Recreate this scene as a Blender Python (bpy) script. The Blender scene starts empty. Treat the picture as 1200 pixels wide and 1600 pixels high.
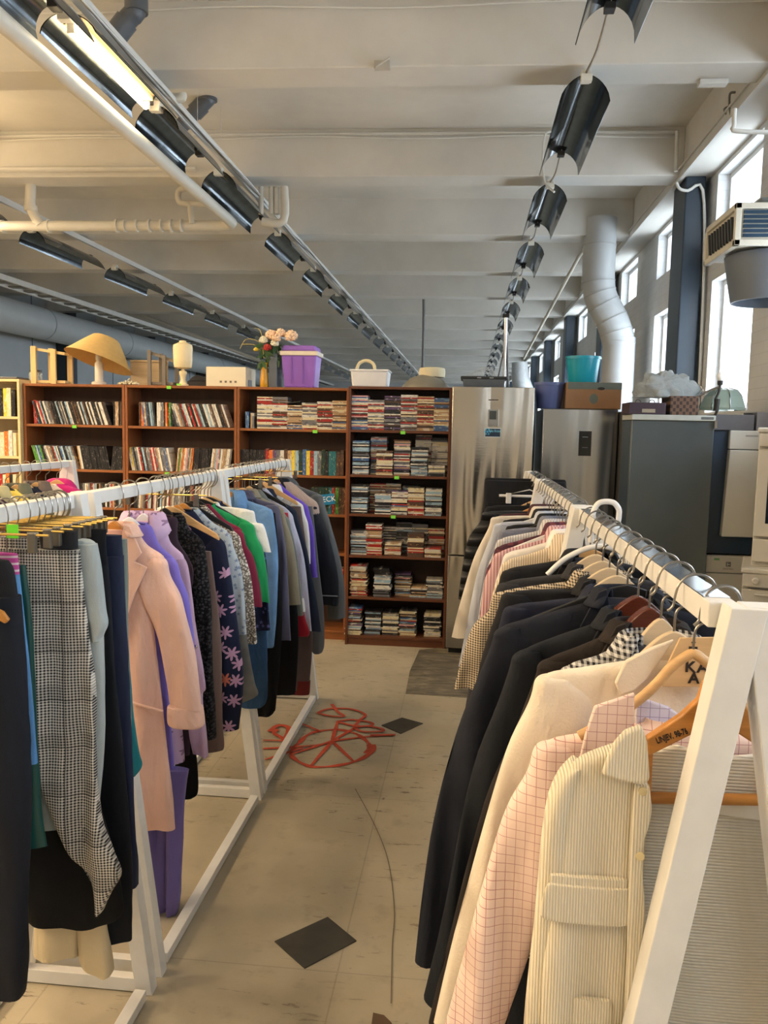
import bpy, bmesh, math, random
from mathutils import Vector, Matrix
random.seed(7)
SC = bpy.context.scene
COL = SC.collection
PI = math.pi

# ---------------------------------------------------------------- camera
FOC = 1280.0
_y = Vector((133.0, 129.0, -FOC)).normalized()
_h = Vector((1, -0.02, 0))
_z = _h.cross(_y).normalized()
_x = _y.cross(_z)
CAMP = Vector((0, 0, 1.70))
cd = bpy.data.cameras.new('camera')
cam = bpy.data.objects.new('camera', cd)
COL.objects.link(cam)
cam.matrix_world = Matrix(((_x.x, _x.y, _x.z, CAMP.x), (_y.x, _y.y, _y.z, CAMP.y), (_z.x, _z.y, _z.z, CAMP.z), (0, 0, 0, 1)))
cd.sensor_fit = 'VERTICAL'
cd.sensor_height = 32.0
cd.sensor_width = 24.0
cd.lens = 32.0 * FOC / 1600.0
cd.clip_start = 0.05
cd.clip_end = 200
SC.camera = cam

def at(px, py, Y=None, Z=None, X=None):
    """world point seen at a pixel of the 1200x1600 frame, on a plane Y= / Z= / X="""
    d = Vector((px - 600, 800 - py, -FOC))
    w = Vector((_x.dot(d), _y.dot(d), _z.dot(d)))
    if Y is not None: t = (Y - CAMP.y) / w.y
    elif Z is not None: t = (Z - CAMP.z) / w.z
    else: t = (X - CAMP.x) / w.x
    return CAMP + w * t

# ---------------------------------------------------------------- world, exposure
SC.view_settings.view_transform = 'Standard'
SC.view_settings.look = 'None'
SC.view_settings.gamma = 1
SC.view_settings.use_curve_mapping = False
SC.view_settings.exposure = 0.68
wd = bpy.data.worlds.new('overcast')
SC.world = wd
wd.use_nodes = True
wd.node_tree.nodes['Background'].inputs[0].default_value = (0.80, 0.90, 1.0, 1)
wd.node_tree.nodes['Background'].inputs[1].default_value = 3.2

WARM = (1.0, 0.77, 0.50); WARM_UP = (1.0, 0.70, 0.38)
DAY = (0.80, 0.91, 1.0)
def area(name, loc, rot, sx, sy, power, col, spread=PI):
    l = bpy.data.lights.new(name, 'AREA')
    l.shape = 'RECTANGLE'; l.size = sx; l.size_y = sy; l.energy = power; l.color = col; l.spread = spread
    o = bpy.data.objects.new(name, l); COL.objects.link(o)
    o.location = loc; o.rotation_euler = rot
    return o
WIN_Y = [6.55 + 2.28 * k for k in range(-5, 16)]       # near edge of every window bay
for wy in WIN_Y:                                      # daylight through each window bay
    p = 34 if wy < 14 else 42
    area('window_daylight', (2.54, wy + .57, 2.75), (0, PI / 2, 0), 1.9, 1.1, p, DAY)
for x, ys in ((-2.18, (1.2, -1.0)), (-5.0, (7.0, 4.8, 2.6, 0.4)), (-7.2, (5.5, 1.5))):    # lit fluorescent tubes
    for yy in ys:
        area('tube_light', (x, yy, 3.70), (0, 0, 0), .14, 1.3, 24 if x > -3 else 66, WARM)
        area('tube_light_up', (x, yy, 3.72), (PI, 0, 0), .14, 1.3, 38, WARM_UP)

# ---------------------------------------------------------------- mesh helpers
def cr(a, b, c, d, t):
    return .5 * ((2 * b) + (-a + c) * t + (2 * a - 5 * b + 4 * c - d) * t * t + (-a + 3 * b - 3 * c + d) * t ** 3)
def smooth_path(pts, n=6):
    pts = [tuple(p) for p in pts]
    out = []
    for i in range(len(pts) - 1):
        a, b, c, d = pts[max(i - 1, 0)], pts[i], pts[i + 1], pts[min(i + 2, len(pts) - 1)]
        for k in range(n):
            out.append(tuple(cr(a[j], b[j], c[j], d[j], k / n) for j in range(len(b))))
    out.append(pts[-1])
    return out
class MB:
    def __init__(s): s.v = []; s.f = []; s.m = []; s.cur = 0
    def add(s, vs, fs):
        o = len(s.v); s.v += [tuple(p) for p in vs]
        s.f += [tuple(i + o for i in f) for f in fs]; s.m += [s.cur] * len(fs)
        return s
    def box(s, x0, x1, y0, y1, z0, z1, M=None):
        vs = [(x, y, z) for x in (x0, x1) for y in (y0, y1) for z in (z0, z1)]
        if M is not None: vs = [tuple(M @ Vector(p)) for p in vs]
        return s.add(vs, [(0, 1, 3, 2), (4, 6, 7, 5), (0, 4, 5, 1), (2, 3, 7, 6), (0, 2, 6, 4), (1, 5, 7, 3)])
    def bar(s, a, b, w, h=None, up=(0, 0, 1)):
        """rectangular timber from a to b"""
        h = h or w
        a = Vector(a); b = Vector(b); d = (b - a).normalized(); u = Vector(up)
        if abs(d.dot(u)) > .98: u = Vector((0, 1, 0))
        r = d.cross(u).normalized(); u = r.cross(d)
        vs = [p + r * sx * w / 2 + u * sz * h / 2 for p in (a, b) for sx, sz in ((-1, -1), (1, -1), (1, 1), (-1, 1))]
        return s.add(vs, [(0, 3, 2, 1), (4, 5, 6, 7), (0, 1, 5, 4), (1, 2, 6, 5), (2, 3, 7, 6), (3, 0, 4, 7)])
    def tube(s, pts, r, n=8, cap=True):
        pts = [Vector(p) for p in pts]; N = len(pts)
        rs = r if isinstance(r, (list, tuple)) else [r] * N
        t0 = (pts[1] - pts[0]).normalized()
        u = Vector((0, 0, 1)) if abs(t0.z) < .9 else Vector((1, 0, 0))
        u = (u - t0 * u.dot(t0)).normalized()
        vs = []; fs = []
        for i, p in enumerate(pts):
            t = (pts[min(i + 1, N - 1)] - pts[max(i - 1, 0)]).normalized()
            u = (u - t * u.dot(t)).normalized(); w = t.cross(u)
            for k in range(n):
                a = 2 * PI * k / n
                vs.append(p + (u * math.cos(a) + w * math.sin(a)) * rs[i])
        for i in range(N - 1):
            for k in range(n):
                k2 = (k + 1) % n
                fs.append((i * n + k, i * n + k2, (i + 1) * n + k2, (i + 1) * n + k))
        if cap:
            fs.append(tuple(range(n - 1, -1, -1))); fs.append(tuple((N - 1) * n + k for k in range(n)))
        return s.add(vs, fs)
    def lathe(s, prof, c=(0, 0, 0), n=24, sx=1, sy=1, M=None, cap=True):
        vs = []; fs = []
        for r, z in prof:
            for k in range(n):
                a = 2 * PI * k / n
                p = Vector((c[0] + r * sx * math.cos(a), c[1] + r * sy * math.sin(a), c[2] + z))
                vs.append(M @ p if M is not None else p)
        for i in range(len(prof) - 1):
            for k in range(n):
                k2 = (k + 1) % n
                fs.append((i * n + k, i * n + k2, (i + 1) * n + k2, (i + 1) * n + k))
        if cap:
            fs.append(tuple(range(n - 1, -1, -1))); fs.append(tuple((len(prof) - 1) * n + k for k in range(n)))
        return s.add(vs, fs)
    def prism(s, poly, y0, y1, ax='y'):
        """polygon (x,z) swept between two depths"""
        n = len(poly)
        f = {'y': lambda a, b, c: (a, c, b), 'z': lambda a, b, c: (a, b, c), 'x': lambda a, b, c: (c, a, b)}[ax]
        vs = [f(p[0], p[1], y0) for p in poly] + [f(p[0], p[1], y1) for p in poly]
        fs = [tuple(range(n)), tuple(range(2 * n - 1, n - 1, -1))]
        fs += [(i, (i + 1) % n, n + (i + 1) % n, n + i) for i in range(n)]
        return s.add(vs, fs)
    def loft(s, keys, nx=14, seg=5, amp=.008, freq=5.0, seed=0, open_top=False, p=.75, g0=.25):
        """cloth: rings at falling heights, key = (z, x_left, x_right, thickness, y_offset)"""
        keys = [tuple(k) + (0,) * (5 - len(k)) for k in keys]
        rows = smooth_path(keys, seg)
        R = random.Random(seed)
        ph = [R.uniform(0, 6.28) for _ in range(6)]
        f1, f2, f3 = freq * R.uniform(.8, 1.2), freq * R.uniform(1.6, 2.3), freq * R.uniform(.3, .5)
        zt = rows[0][0]; n = 2 * nx; vs = []; fs = []
        if open_top:
            z, a, b, th, yo = rows[0]
            c = (a + b) / 2; rows = [(z - .05, c + (a - c) * .7, c + (b - c) * .7, th * .6, yo), (z - .004, c + (a - c) * .88, c + (b - c) * .88, th * .85, yo)] + rows
        for (z, xl, xr, th, yo) in rows:
            xc = (xl + xr) / 2; hw = max((xr - xl) / 2, .001); g = min(1, max(0, (zt - z) / g0))
            for k in range(n):
                a = 2 * PI * k / n; c = math.cos(a); q = math.sin(a)
                x = xc + hw * math.copysign(abs(c) ** p, c); y = th / 2 * math.copysign(abs(q) ** p, q)
                e = 6.28 * x
                w = amp * g * (math.sin(f1 * e + ph[0] + z * 2.1) + .5 * math.sin(f2 * e + ph[1] - z * 3.0) + .8 * math.sin(f3 * e + ph[2] + z * 1.3))
                cre = amp * g * (.45 * math.sin(17 * z + 9 * x + ph[3]) * math.sin(7 * x + ph[4]) + .28 * math.sin(41 * z - 22 * x + ph[2]) * math.sin(11 * z + ph[5]))
                side = 1 if q > 0 else -1
                vs.append((x + .25 * amp * g * math.sin(9 * z + ph[5]), y + yo + w + side * cre + side * amp * .3 * g * math.sin(f2 * 1.3 * e + ph[3]), z + (amp * .5 * math.sin(f1 * e + ph[1]) * g)))
        N = len(rows)
        for i in range(N - 1):
            for k in range(n):
                k2 = (k + 1) % n
                fs.append((i * n + k, (i + 1) * n + k, (i + 1) * n + k2, i * n + k2))
        fs.append(tuple(range(n))); fs.append(tuple((N - 1) * n + k for k in range(n - 1, -1, -1)))
        return s.add(vs, fs)
    def build(s, name, mat, parent=None, smooth=True, bevel=0, loc=None, ang=40, kind=None):
        me = bpy.data.meshes.new(name)
        me.from_pydata(s.v, [], s.f)
        ms = mat if isinstance(mat, (list, tuple)) else [mat]
        for m in ms: me.materials.append(m)
        if len(ms) > 1:
            for p, i in zip(me.polygons, s.m): p.material_index = i
        bm = bmesh.new(); bm.from_mesh(me); bmesh.ops.recalc_face_normals(bm, faces=bm.faces); bm.to_mesh(me); bm.free()
        if smooth:
            me.polygons.foreach_set('use_smooth', [True] * len(me.polygons))
            me.set_sharp_from_angle(angle=math.radians(ang))
        o = bpy.data.objects.new(name, me); COL.objects.link(o)
        if loc is not None: o.location = loc
        if parent is not None: o.parent = parent
        if bevel:
            b = o.modifiers.new('bevel', 'BEVEL'); b.width = bevel; b.segments = 2; b.limit_method = 'ANGLE'
        if kind: o['kind'] = kind
        return o

def tag(o, label, cat, group=None, kind=None):
    o['label'] = label; o['category'] = cat
    if group: o['group'] = group
    if kind: o['kind'] = kind
    return o
def thing(name, label, cat, loc=(0, 0, 0), rotz=0, group=None):
    o = bpy.data.objects.new(name, None); COL.objects.link(o)
    o.empty_display_size = .05
    o.location = loc; o.rotation_euler = (0, 0, rotz)
    return tag(o, label, cat, group)
def text_part(name, txt, size, mat, parent, loc, rot=(PI / 2, 0, 0), ext=.0006, label=None, sx=1, space=1, bold=.0):
    cu = bpy.data.curves.new(name, 'FONT'); cu.body = txt; cu.size = size; cu.extrude = ext; cu.offset = bold
    cu.align_x = 'CENTER'; cu.align_y = 'CENTER'; cu.space_character = space
    t = bpy.data.objects.new(name, cu); COL.objects.link(t)
    dg = bpy.context.evaluated_depsgraph_get()
    me = bpy.data.meshes.new_from_object(t.evaluated_get(dg))
    bpy.data.objects.remove(t)
    me.materials.clear(); me.materials.append(mat)
    o = bpy.data.objects.new(name, me); COL.objects.link(o)
    o.parent = parent; o.location = loc; o.rotation_euler = rot; o.scale = (sx, 1, 1)
    if label: o['label'] = label
    return o

# ---------------------------------------------------------------- materials
def hexc(r, g, b):
    f = lambda c: (c / 255 / 12.92) if c / 255 <= .04045 else ((c / 255 + .055) / 1.055) ** 2.4
    return (f(r), f(g), f(b), 1)
class NT:
    def __init__(s, name):
        s.m = bpy.data.materials.new(name); s.m.use_nodes = True; s.t = s.m.node_tree
        s.b = s.t.nodes['Principled BSDF']; s.tc = None
    def n(s, ty, **k):
        x = s.t.nodes.new(ty)
        for a, b in k.items(): setattr(x, a, b)
        return x
    def l(s, a, b): s.t.links.new(a, b)
    def co(s, w='Object'):
        if s.tc is None: s.tc = s.n('ShaderNodeTexCoord')
        return s.tc.outputs[w]
    def math(s, op, a, b=None, c=None):
        x = s.n('ShaderNodeMath', operation=op)
        for i, q in enumerate((a, b, c)):
            if q is None: continue
            if isinstance(q, (int, float)): x.inputs[i].default_value = q
            else: s.l(q, x.inputs[i])
        return x.outputs[0]
    def xyz(s, v=None):
        x = s.n('ShaderNodeSeparateXYZ'); s.l(v or s.co(), x.inputs[0]); return x.outputs
    def map(s, scale=(1, 1, 1), loc=(0, 0, 0), rot=(0, 0, 0), v=None):
        x = s.n('ShaderNodeMapping'); x.inputs['Scale'].default_value = scale; x.inputs['Location'].default_value = loc; x.inputs['Rotation'].default_value = rot
        s.l(v or s.co(), x.inputs['Vector']); return x.outputs[0]
    def noise(s, scale=5, detail=4, rough=.5, v=None, dist=0):
        x = s.n('ShaderNodeTexNoise'); x.inputs['Scale'].default_value = scale; x.inputs['Detail'].default_value = detail
        x.inputs['Roughness'].default_value = rough; x.inputs['Distortion'].default_value = dist
        s.l(v or s.co(), x.inputs['Vector']); return x.outputs['Fac']
    def mix(s, f, a, b):
        x = s.n('ShaderNodeMix', data_type='RGBA')
        for i, q in ((0, f), (6, a), (7, b)):
            if isinstance(q, (int, float)): x.inputs[i].default_value = q
            elif isinstance(q, tuple): x.inputs[i].default_value = q
            else: s.l(q, x.inputs[i])
        return x.outputs[2]
    def ramp(s, v, a, b):
        x = s.n('ShaderNodeMapRange'); x.inputs[1].default_value = a; x.inputs[2].default_value = b
        s.l(v, x.inputs[0]); return x.outputs[0]
    def col(s, c):
        if isinstance(c, tuple): s.b.inputs['Base Color'].default_value = c
        else: s.l(c, s.b.inputs['Base Color'])
    def bump(s, h, strength=.3, dist=.01):
        x = s.n('ShaderNodeBump'); x.inputs['Strength'].default_value = strength; x.inputs['Distance'].default_value = dist
        s.l(h, x.inputs['Height']); s.l(x.outputs[0], s.b.inputs['Normal'])
    def rm(s, r, m=0, spec=None):
        s.b.inputs['Roughness'].default_value = r; s.b.inputs['Metallic'].default_value = m
        if spec is not None: s.b.inputs['Specular IOR Level'].default_value = spec
def C(r, g, b): return hexc(r, g, b)
def dark(c, f): return (c[0] * f, c[1] * f, c[2] * f, 1)

_pl = {}
def plain(c, r=.5, m=0, var=.12, scale=12, bump=.05, spec=None, name='paint'):
    k = (c, r, m, var, scale, bump)
    if k in _pl: return _pl[k]
    t = NT(name); n = t.noise(scale, 4)
    t.col(t.mix(t.ramp(n, .3, .7), dark(c, 1 - var), dark(c, 1 + var * .5))); t.rm(r, m, spec)
    if bump: t.bump(n, bump, .004)
    _pl[k] = t.m; return t.m
def cloth(c, rough=.85, weave=420, b=.25, var=.10, sheen=None):
    if sheen is None: sheen = .12 if max(c[:3]) > .1 else 0
    k = ('cloth', c, rough, weave)
    if k in _pl: return _pl[k]
    t = NT('woven_cloth'); n = t.noise(4, 3); w = t.noise(weave, 2)
    t.col(t.mix(t.ramp(n, .3, .7), dark(c, 1 - var), dark(c, 1 + var * .4))); t.rm(rough, 0, .25)
    t.b.inputs['Sheen Weight'].default_value = sheen; t.b.inputs['Sheen Roughness'].default_value = .5
    crease = t.noise(9, 3, .6, t.map((1, 1, .45)), .35)
    t.bump(t.math('ADD', t.math('MULTIPLY', w, .05), crease), b * 1.9, .028)
    _pl[k] = t.m; return t.m
def stripes(c1, c2, fx=0, fz=0, duty=.5, rough=.8, bumpy=0, third=None):
    """vertical (fx) and / or horizontal (fz) lines per metre"""
    t = NT('patterned_cloth'); x, y, z = t.xyz(); v = None
    for f, q in ((fx, x), (fz, z)):
        if f:
            g = t.math('LESS_THAN', t.math('FRACT', t.math('ADD', t.math('MULTIPLY', q, f), 100.0)), duty)
            v = g if v is None else t.math('MAXIMUM', v, g)
    n = t.noise(5, 3)
    t.col(t.mix(t.math('MULTIPLY', v, t.ramp(n, -.2, .7)), c1, c2)); t.rm(rough, 0, .25)
    crease = t.noise(9, 3, .6, t.map((1, 1, .45)), .35)
    t.bump(t.math('ADD', crease, t.math('MULTIPLY', v, bumpy)), .42, .028)
    return t.m
def corduroy(c, f=170, horiz=False):
    t = NT('corduroy'); x, y, z = t.xyz()
    q = z if horiz else x
    w = t.math('SINE', t.math('MULTIPLY', q, f * 6.283))
    w2 = t.ramp(w, -1, .5); n = t.noise(7, 3)
    t.col(t.mix(w2, dark(c, .86 if horiz else .72), t.mix(n, dark(c, .95), dark(c, 1.08)))); t.rm(.9, 0, .2)
    crease = t.noise(8, 3, .6, t.map((1, 1, .55)), 1.0)
    t.bump(t.math('ADD', t.math('MULTIPLY', w2, .25), crease), .5, .022)
    t.b.inputs['Sheen Weight'].default_value = .25
    return t.m
def hound(c1, c2, f=110, mid=.5, over=0):
    t = NT('checked_tweed'); x, y, z = t.xyz()
    sq = lambda q, ff, d=.5: t.math('LESS_THAN', t.math('FRACT', t.math('ADD', t.math('MULTIPLY', q, ff), 100.0)), d)
    a = sq(x, f); b = sq(z, f)
    s = t.math('MULTIPLY', t.math('ADD', a, b), .5)
    if over:
        o = t.math('MAXIMUM', sq(x, over, .3), sq(z, over, .3))
        s = t.math('MULTIPLY', s, t.math('SUBTRACT', 1.0, t.math('MULTIPLY', o, .2)))
        o2 = t.math('MAXIMUM', sq(x, over, .022), sq(z, over, .022))
        s = t.math('MULTIPLY', s, t.math('SUBTRACT', 1.0, t.math('MULTIPLY', o2, .7)))
    t.col(t.mix(s, c1, c2)); t.rm(.85, 0, .2)
    t.bump(t.noise(9, 3, .6, t.map((1, 1, .45)), .35), .42, .028)
    return t.m
def floral(c, c2, scale=14, size=.3, petals=5, c3=None):
    t = NT('flower_print'); vo = t.n('ShaderNodeTexVoronoi'); vo.inputs['Scale'].default_value = scale
    vo.voronoi_dimensions = '2D'; q = t.xyz(); cb = t.n('ShaderNodeCombineXYZ'); t.l(q[0], cb.inputs[0]); t.l(q[2], cb.inputs[1]); v = cb.outputs[0]; t.l(v, vo.inputs['Vector'])
    sub = t.n('ShaderNodeVectorMath', operation='SUBTRACT')
    sc = t.n('ShaderNodeVectorMath', operation='SCALE'); sc.inputs['Scale'].default_value = 1
    t.l(v, sub.inputs[0]); t.l(vo.outputs['Position'], sub.inputs[1])
    s = t.xyz(sub.outputs[0]); an = t.math('ARCTAN2', s[1], s[0])
    rad = t.math('MULTIPLY', t.math('ADD', 1.0, t.math('MULTIPLY', t.math('SINE', t.math('MULTIPLY', an, float(petals))), .45)), size * .6)
    g = t.math('LESS_THAN', vo.outputs['Distance'], rad)
    sp = t.n('ShaderNodeSeparateColor'); t.l(vo.outputs['Color'], sp.inputs[0])
    keep = t.math('GREATER_THAN', sp.outputs[0], .15)
    pc = c2 if c3 is None else t.mix(t.math('GREATER_THAN', sp.outputs[1], .8), c2, c3)
    t.col(t.mix(t.math('MULTIPLY', g, keep), c, pc)); t.rm(.8, 0, .25)
    t.bump(t.noise(9, 3, .6, t.map((1, 1, .45)), .35), .42, .028)
    return t.m
def lace(c, c2, scale=90):
    t = NT('lace'); vo = t.n('ShaderNodeTexVoronoi'); vo.inputs['Scale'].default_value = scale
    t.l(t.map((1, .3, 1)), vo.inputs['Vector'])
    t.col(t.mix(t.ramp(vo.outputs['Distance'], .25, .6), c, c2)); t.rm(.85, 0, .2)
    t.bump(vo.outputs['Distance'], .6, .008); return t.m
def denim(c):
    t = NT('denim'); n = t.noise(6, 4); w = t.noise(700, 1, .5, t.map((1, 1, .25)))
    t.col(t.mix(t.ramp(n, .35, .7), dark(c, .7), t.mix(w, dark(c, 1.0), dark(c, 1.35)))); t.rm(.85, 0, .2)
    t.bump(t.noise(12, 3, .6, t.map((1, 1, .6)), 1.2), .5, .025); return t.m
def quilt(c, f=16):
    t = NT('quilted_nylon'); x, y, z = t.xyz()
    w = t.math('ABSOLUTE', t.math('SINE', t.math('MULTIPLY', z, f * 3.1416)))
    t.col(t.mix(w, dark(c, .4), c)); t.rm(.45, 0, .4)
    t.bump(t.math('ADD', w, t.math('MULTIPLY', t.noise(14, 2), .3)), .8, .03); return t.m
def wood(c, r=.5, axis='z', sc=9, var=.35):
    k = ('wood', c, r, axis, sc)
    if k in _pl: return _pl[k]
    t = NT('wood'); s = {'z': (6, 6, .5), 'x': (.5, 6, 6), 'y': (6, .5, 6)}[axis]
    n = t.noise(sc, 5, .6, t.map(s), .6)
    t.col(t.mix(t.ramp(n, .3, .7), dark(c, 1 - var), dark(c, 1 + var * .4))); t.rm(r, 0, .4); t.bump(n, .08, .003)
    _pl[k] = t.m; return t.m
def steel(c, rough=.24, wavy=.1):
    t = NT('brushed_steel'); t.rm(rough, 1)
    br = t.noise(60, 3, .5, t.map((.05, 6, 6)))
    big = t.noise(2.2, 1, .5, t.map((3.2, 1, .35)), .3)
    t.col(t.mix(br, dark(c, .96), c))
    t.bump(t.math('ADD', big, t.math('MULTIPLY', br, .01)), wavy, .06); return t.m
def emis(c, s, name='glow'):
    t = NT(name); t.col((0, 0, 0, 1)); t.b.inputs['Emission Color'].default_value = c; t.b.inputs['Emission Strength'].default_value = s
    return t.m

WHITE_P = plain(C(214, 214, 210), .55, var=.05, scale=7, name='white_paint')
RACKW = plain(C(226, 225, 222), .45, var=.05, scale=20, name='white_rack_paint')
CHROME = plain(C(205, 205, 208), .16, 1, .05, 30, 0, name='chrome')
WIRE = plain(C(150, 146, 140), .3, 1, .05, 30, 0, name='hook_wire')
BLACKP = plain(C(20, 21, 24), .4, 0, .1, 20, .02, name='black_plastic')
WPLAST = plain(C(232, 232, 232), .3, 0, .03, 20, 0, name='white_plastic')
LWOOD = wood(C(214, 172, 120), .4, 'x', 10, .22)
MWOOD = wood(C(196, 134, 66), .3, 'x', 10, .25)
DWOOD = wood(C(92, 44, 30), .25, 'x', 10, .3)
PLY = wood(C(212, 190, 158), .5, 'x', 6, .15)
GOLDW = plain(C(220, 170, 60), .4, 0, .08, 14, .02, name='yellow_hanger')
INK = plain(C(36, 28, 24), .6, 0, .02, 14, 0, name='ink')

# ================================================================ THE HALL
def wall_mat():
    t = NT('painted_brick'); b = t.n('ShaderNodeTexBrick')
    b.inputs['Scale'].default_value = 1; b.inputs['Brick Width'].default_value = .27; b.inputs['Row Height'].default_value = .085
    b.inputs['Mortar Size'].default_value = .006; b.inputs['Mortar Smooth'].default_value = .6
    b.inputs['Color1'].default_value = (1, 1, 1, 1); b.inputs['Color2'].default_value = (.92, .92, .92, 1); b.inputs['Mortar'].default_value = (.55, .55, .55, 1)
    x, y, z = t.xyz(); c = t.n('ShaderNodeCombineXYZ'); t.l(t.math('ADD', x, y), c.inputs[0]); t.l(z, c.inputs[1]); t.l(c.outputs[0], b.inputs['Vector'])
    n = t.noise(3, 4)
    t.col(t.mix(t.ramp(n, .3, .7), t.mix(b.outputs['Color'], C(186, 188, 190), C(206, 208, 209)), t.mix(b.outputs['Color'], C(196, 197, 198), C(218, 219, 219))))
    t.rm(.6, 0, .3); t.bump(b.outputs['Color'], .25, .006); return t.m
def ceil_mat():
    t = NT('painted_concrete'); n = t.noise(1.3, 6, .6); n2 = t.noise(22, 3)
    t.col(t.mix(t.ramp(n, .3, .75), C(204, 202, 196), C(222, 220, 214))); t.rm(.6, 0, .3)
    t.bump(t.math('ADD', n, t.math('MULTIPLY', n2, .2)), .2, .01); return t.m
def floor_mat():
    t = NT('worn_linoleum'); n = t.noise(1.6, 6, .65); n2 = t.noise(9, 5, .6)
    base = t.mix(t.ramp(n, .3, .7), C(162, 152, 130), C(184, 173, 150))
    base = t.mix(t.math('MULTIPLY', t.ramp(n2, .55, .75), .35), base, C(120, 112, 94))
    x, y, z = t.xyz()
    s1 = t.math('LESS_THAN', t.math('FRACT', t.math('ADD', t.math('MULTIPLY', x, 1 / 0.86), 100.42)), .006)
    s2 = t.math('LESS_THAN', t.math('FRACT', t.math('ADD', t.math('MULTIPLY', y, 1 / 1.22), 100.05)), .004)
    base = t.mix(t.math('MULTIPLY', t.math('MAXIMUM', s1, s2), .3), base, C(110, 100, 84))
    sc = t.noise(7, 6, .75, t.map((1, 4.5, 1), rot=(0, 0, .25)), .5)
    mask = t.math('MULTIPLY', t.ramp(sc, .60, .635), t.ramp(t.noise(1.1, 2, .5, t.map((1, 1, 1), (3.1, .4, 0))), .38, .55))
    base = t.mix(t.math('MULTIPLY', mask, .8), base, C(70, 58, 46))
    t.col(base); t.rm(.42, 0, .4); t.bump(t.math('ADD', n2, t.math('MULTIPLY', mask, -1.0)), .08, .004)
    return t.m
WALLM = wall_mat(); CEILM = ceil_mat()
BLUE = plain(C(42, 56, 70), .4, 0, .1, 6, .03, name='blue_grey_steel_paint')
LWALL = plain(C(172, 178, 182), .6, 0, .05, 2, .02, name='blue_grey_wall_paint')
Z_B = 4.0; Z_S = 4.42; Y_END = 44; Y_REAR = -5.2; X_L = -8.9; X_W = 2.1; X_E = 1.84
MB().box(X_L, X_W + .3, Y_REAR, Y_END, -.1, 0).build('floor', floor_mat(), kind='structure', smooth=False)
MB().box(X_L - .1, X_W + .4, Y_REAR, Y_END, Z_S, Z_S + .15).build('ceiling', CEILM, kind='structure', smooth=False)
MB().box(X_L - .1, X_L, Y_REAR, Y_END, 0, Z_S).build('wall_left', LWALL, kind='structure', smooth=False)
MB().box(X_L, X_W + .3, Y_END, Y_END + .1, 0, Z_S).build('wall_far', WALLM, kind='structure', smooth=False)
MB().box(X_L, X_W + .3, Y_REAR - .1, Y_REAR, 0, Z_S).build('wall_rear', WALLM, kind='structure', smooth=False)
# window wall with two openings, one over the other, in every bay
mb = MB(); LO = (1.89, 3.05); UP = (3.46, 3.96); WW = 1.13
edges = [Y_REAR] + [e for wy in WIN_Y for e in (wy, wy + WW)] + [Y_END]
for i in range(0, len(edges), 2): mb.box(X_W, X_W + .3, edges[i], edges[i + 1], 0, Z_S)
for wy in WIN_Y:
    for a, b in ((0, LO[0]), (LO[1], UP[0]), (UP[1], Z_S)): mb.box(X_W, X_W + .3, wy, wy + WW, a, b)
mb.build('wall_right', WALLM, kind='structure', smooth=False)
t = NT('window_glass'); t.rm(.02, 0)
tr = t.n('ShaderNodeBsdfTransparent'); gl = t.n('ShaderNodeBsdfGlossy'); gl.inputs['Roughness'].default_value = .03; mx = t.n('ShaderNodeMixShader')
mx.inputs[0].default_value = .06; t.l(tr.outputs[0], mx.inputs[1]); t.l(gl.outputs[0], mx.inputs[2]); t.l(mx.outputs[0], t.t.nodes['Material Output'].inputs[0])
GLASS = t.m
FRAMEM = plain(C(222, 224, 224), .4, 0, .04, 10, .02, name='white_window_frame')
wn = 0
for wy in WIN_Y:
    for (a, b) in (LO, UP):
        wn += 1
        m = MB(); x0, x1 = X_W + .10, X_W + .16; w = .045
        m.box(x0, x1, wy, wy + w, a, b).box(x0, x1, wy + WW - w, wy + WW, a, b).box(x0, x1, wy + w, wy + WW - w, a, a + w).box(x0, x1, wy + w, wy + WW - w, b - w, b)
        m.box(x0 + .01, x1 - .01, wy + w + .02, wy + w + .05, a + w, b - w)
        fr = m.build('window_%d' % wn, FRAMEM, kind='structure', smooth=False)
        MB().box(x0 + .025, x0 + .031, wy + w, wy + WW - w, a + w, b - w).build('pane', GLASS, fr, smooth=False)
# beams, edge beam, columns
tn = 0
def trim(m, mat, smooth=False, bevel=0):
    global tn
    tn += 1
    return m.build('trim_%d' % tn, mat, kind='structure', smooth=smooth, bevel=bevel)
BY = [5.50 + 2.29 * k for k in range(-4, 17)]
for y in BY:
    m = MB(); r = .028
    vs = [(X_L, y + r * X_L, Z_B), (X_E, y + r * X_E, Z_B), (X_E, y + r * X_E + .31, Z_B), (X_L, y + r * X_L + .31, Z_B)]
    vs += [(a, b, Z_S + .02) for a, b, c in vs]
    m.add(vs, [(0, 1, 2, 3), (0, 4, 5, 1), (1, 5, 6, 2), (2, 6, 7, 3), (3, 7, 4, 0), (4, 7, 6, 5)])
    trim(m, CEILM, bevel=.008)
trim(MB().box(X_E, X_W + .02, Y_REAR, Y_END, Z_B, Z_S + .02), CEILM)
trim(MB().box(X_E - .035, X_E, Y_REAR, Y_END, Z_B - .03, Z_B + .035).box(X_E - .05, X_E - .035, Y_REAR, Y_END, Z_B + .045, Z_B + .06), WHITE_P)
for k in range(9):
    y = 3.29 + 4.56 * k
    trim(MB().box(X_E + .03, 2.045, y, y + .45, 0, Z_B), BLUE, bevel=.012)
for k in range(1, 8):
    y = 3.4 + 4.56 * k
    trim(MB().box(X_L, X_L + .32, y, y + .28, 0, Z_S), plain(C(34, 44, 54), .5, 0, .1, 6, .02))
for k in range(14):
    trim(MB().box(X_L, X_L + .01, 8.5 + k * 1.9, 8.52 + k * 1.9, 0, Z_S), plain(C(90, 102, 112), .6))

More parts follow.
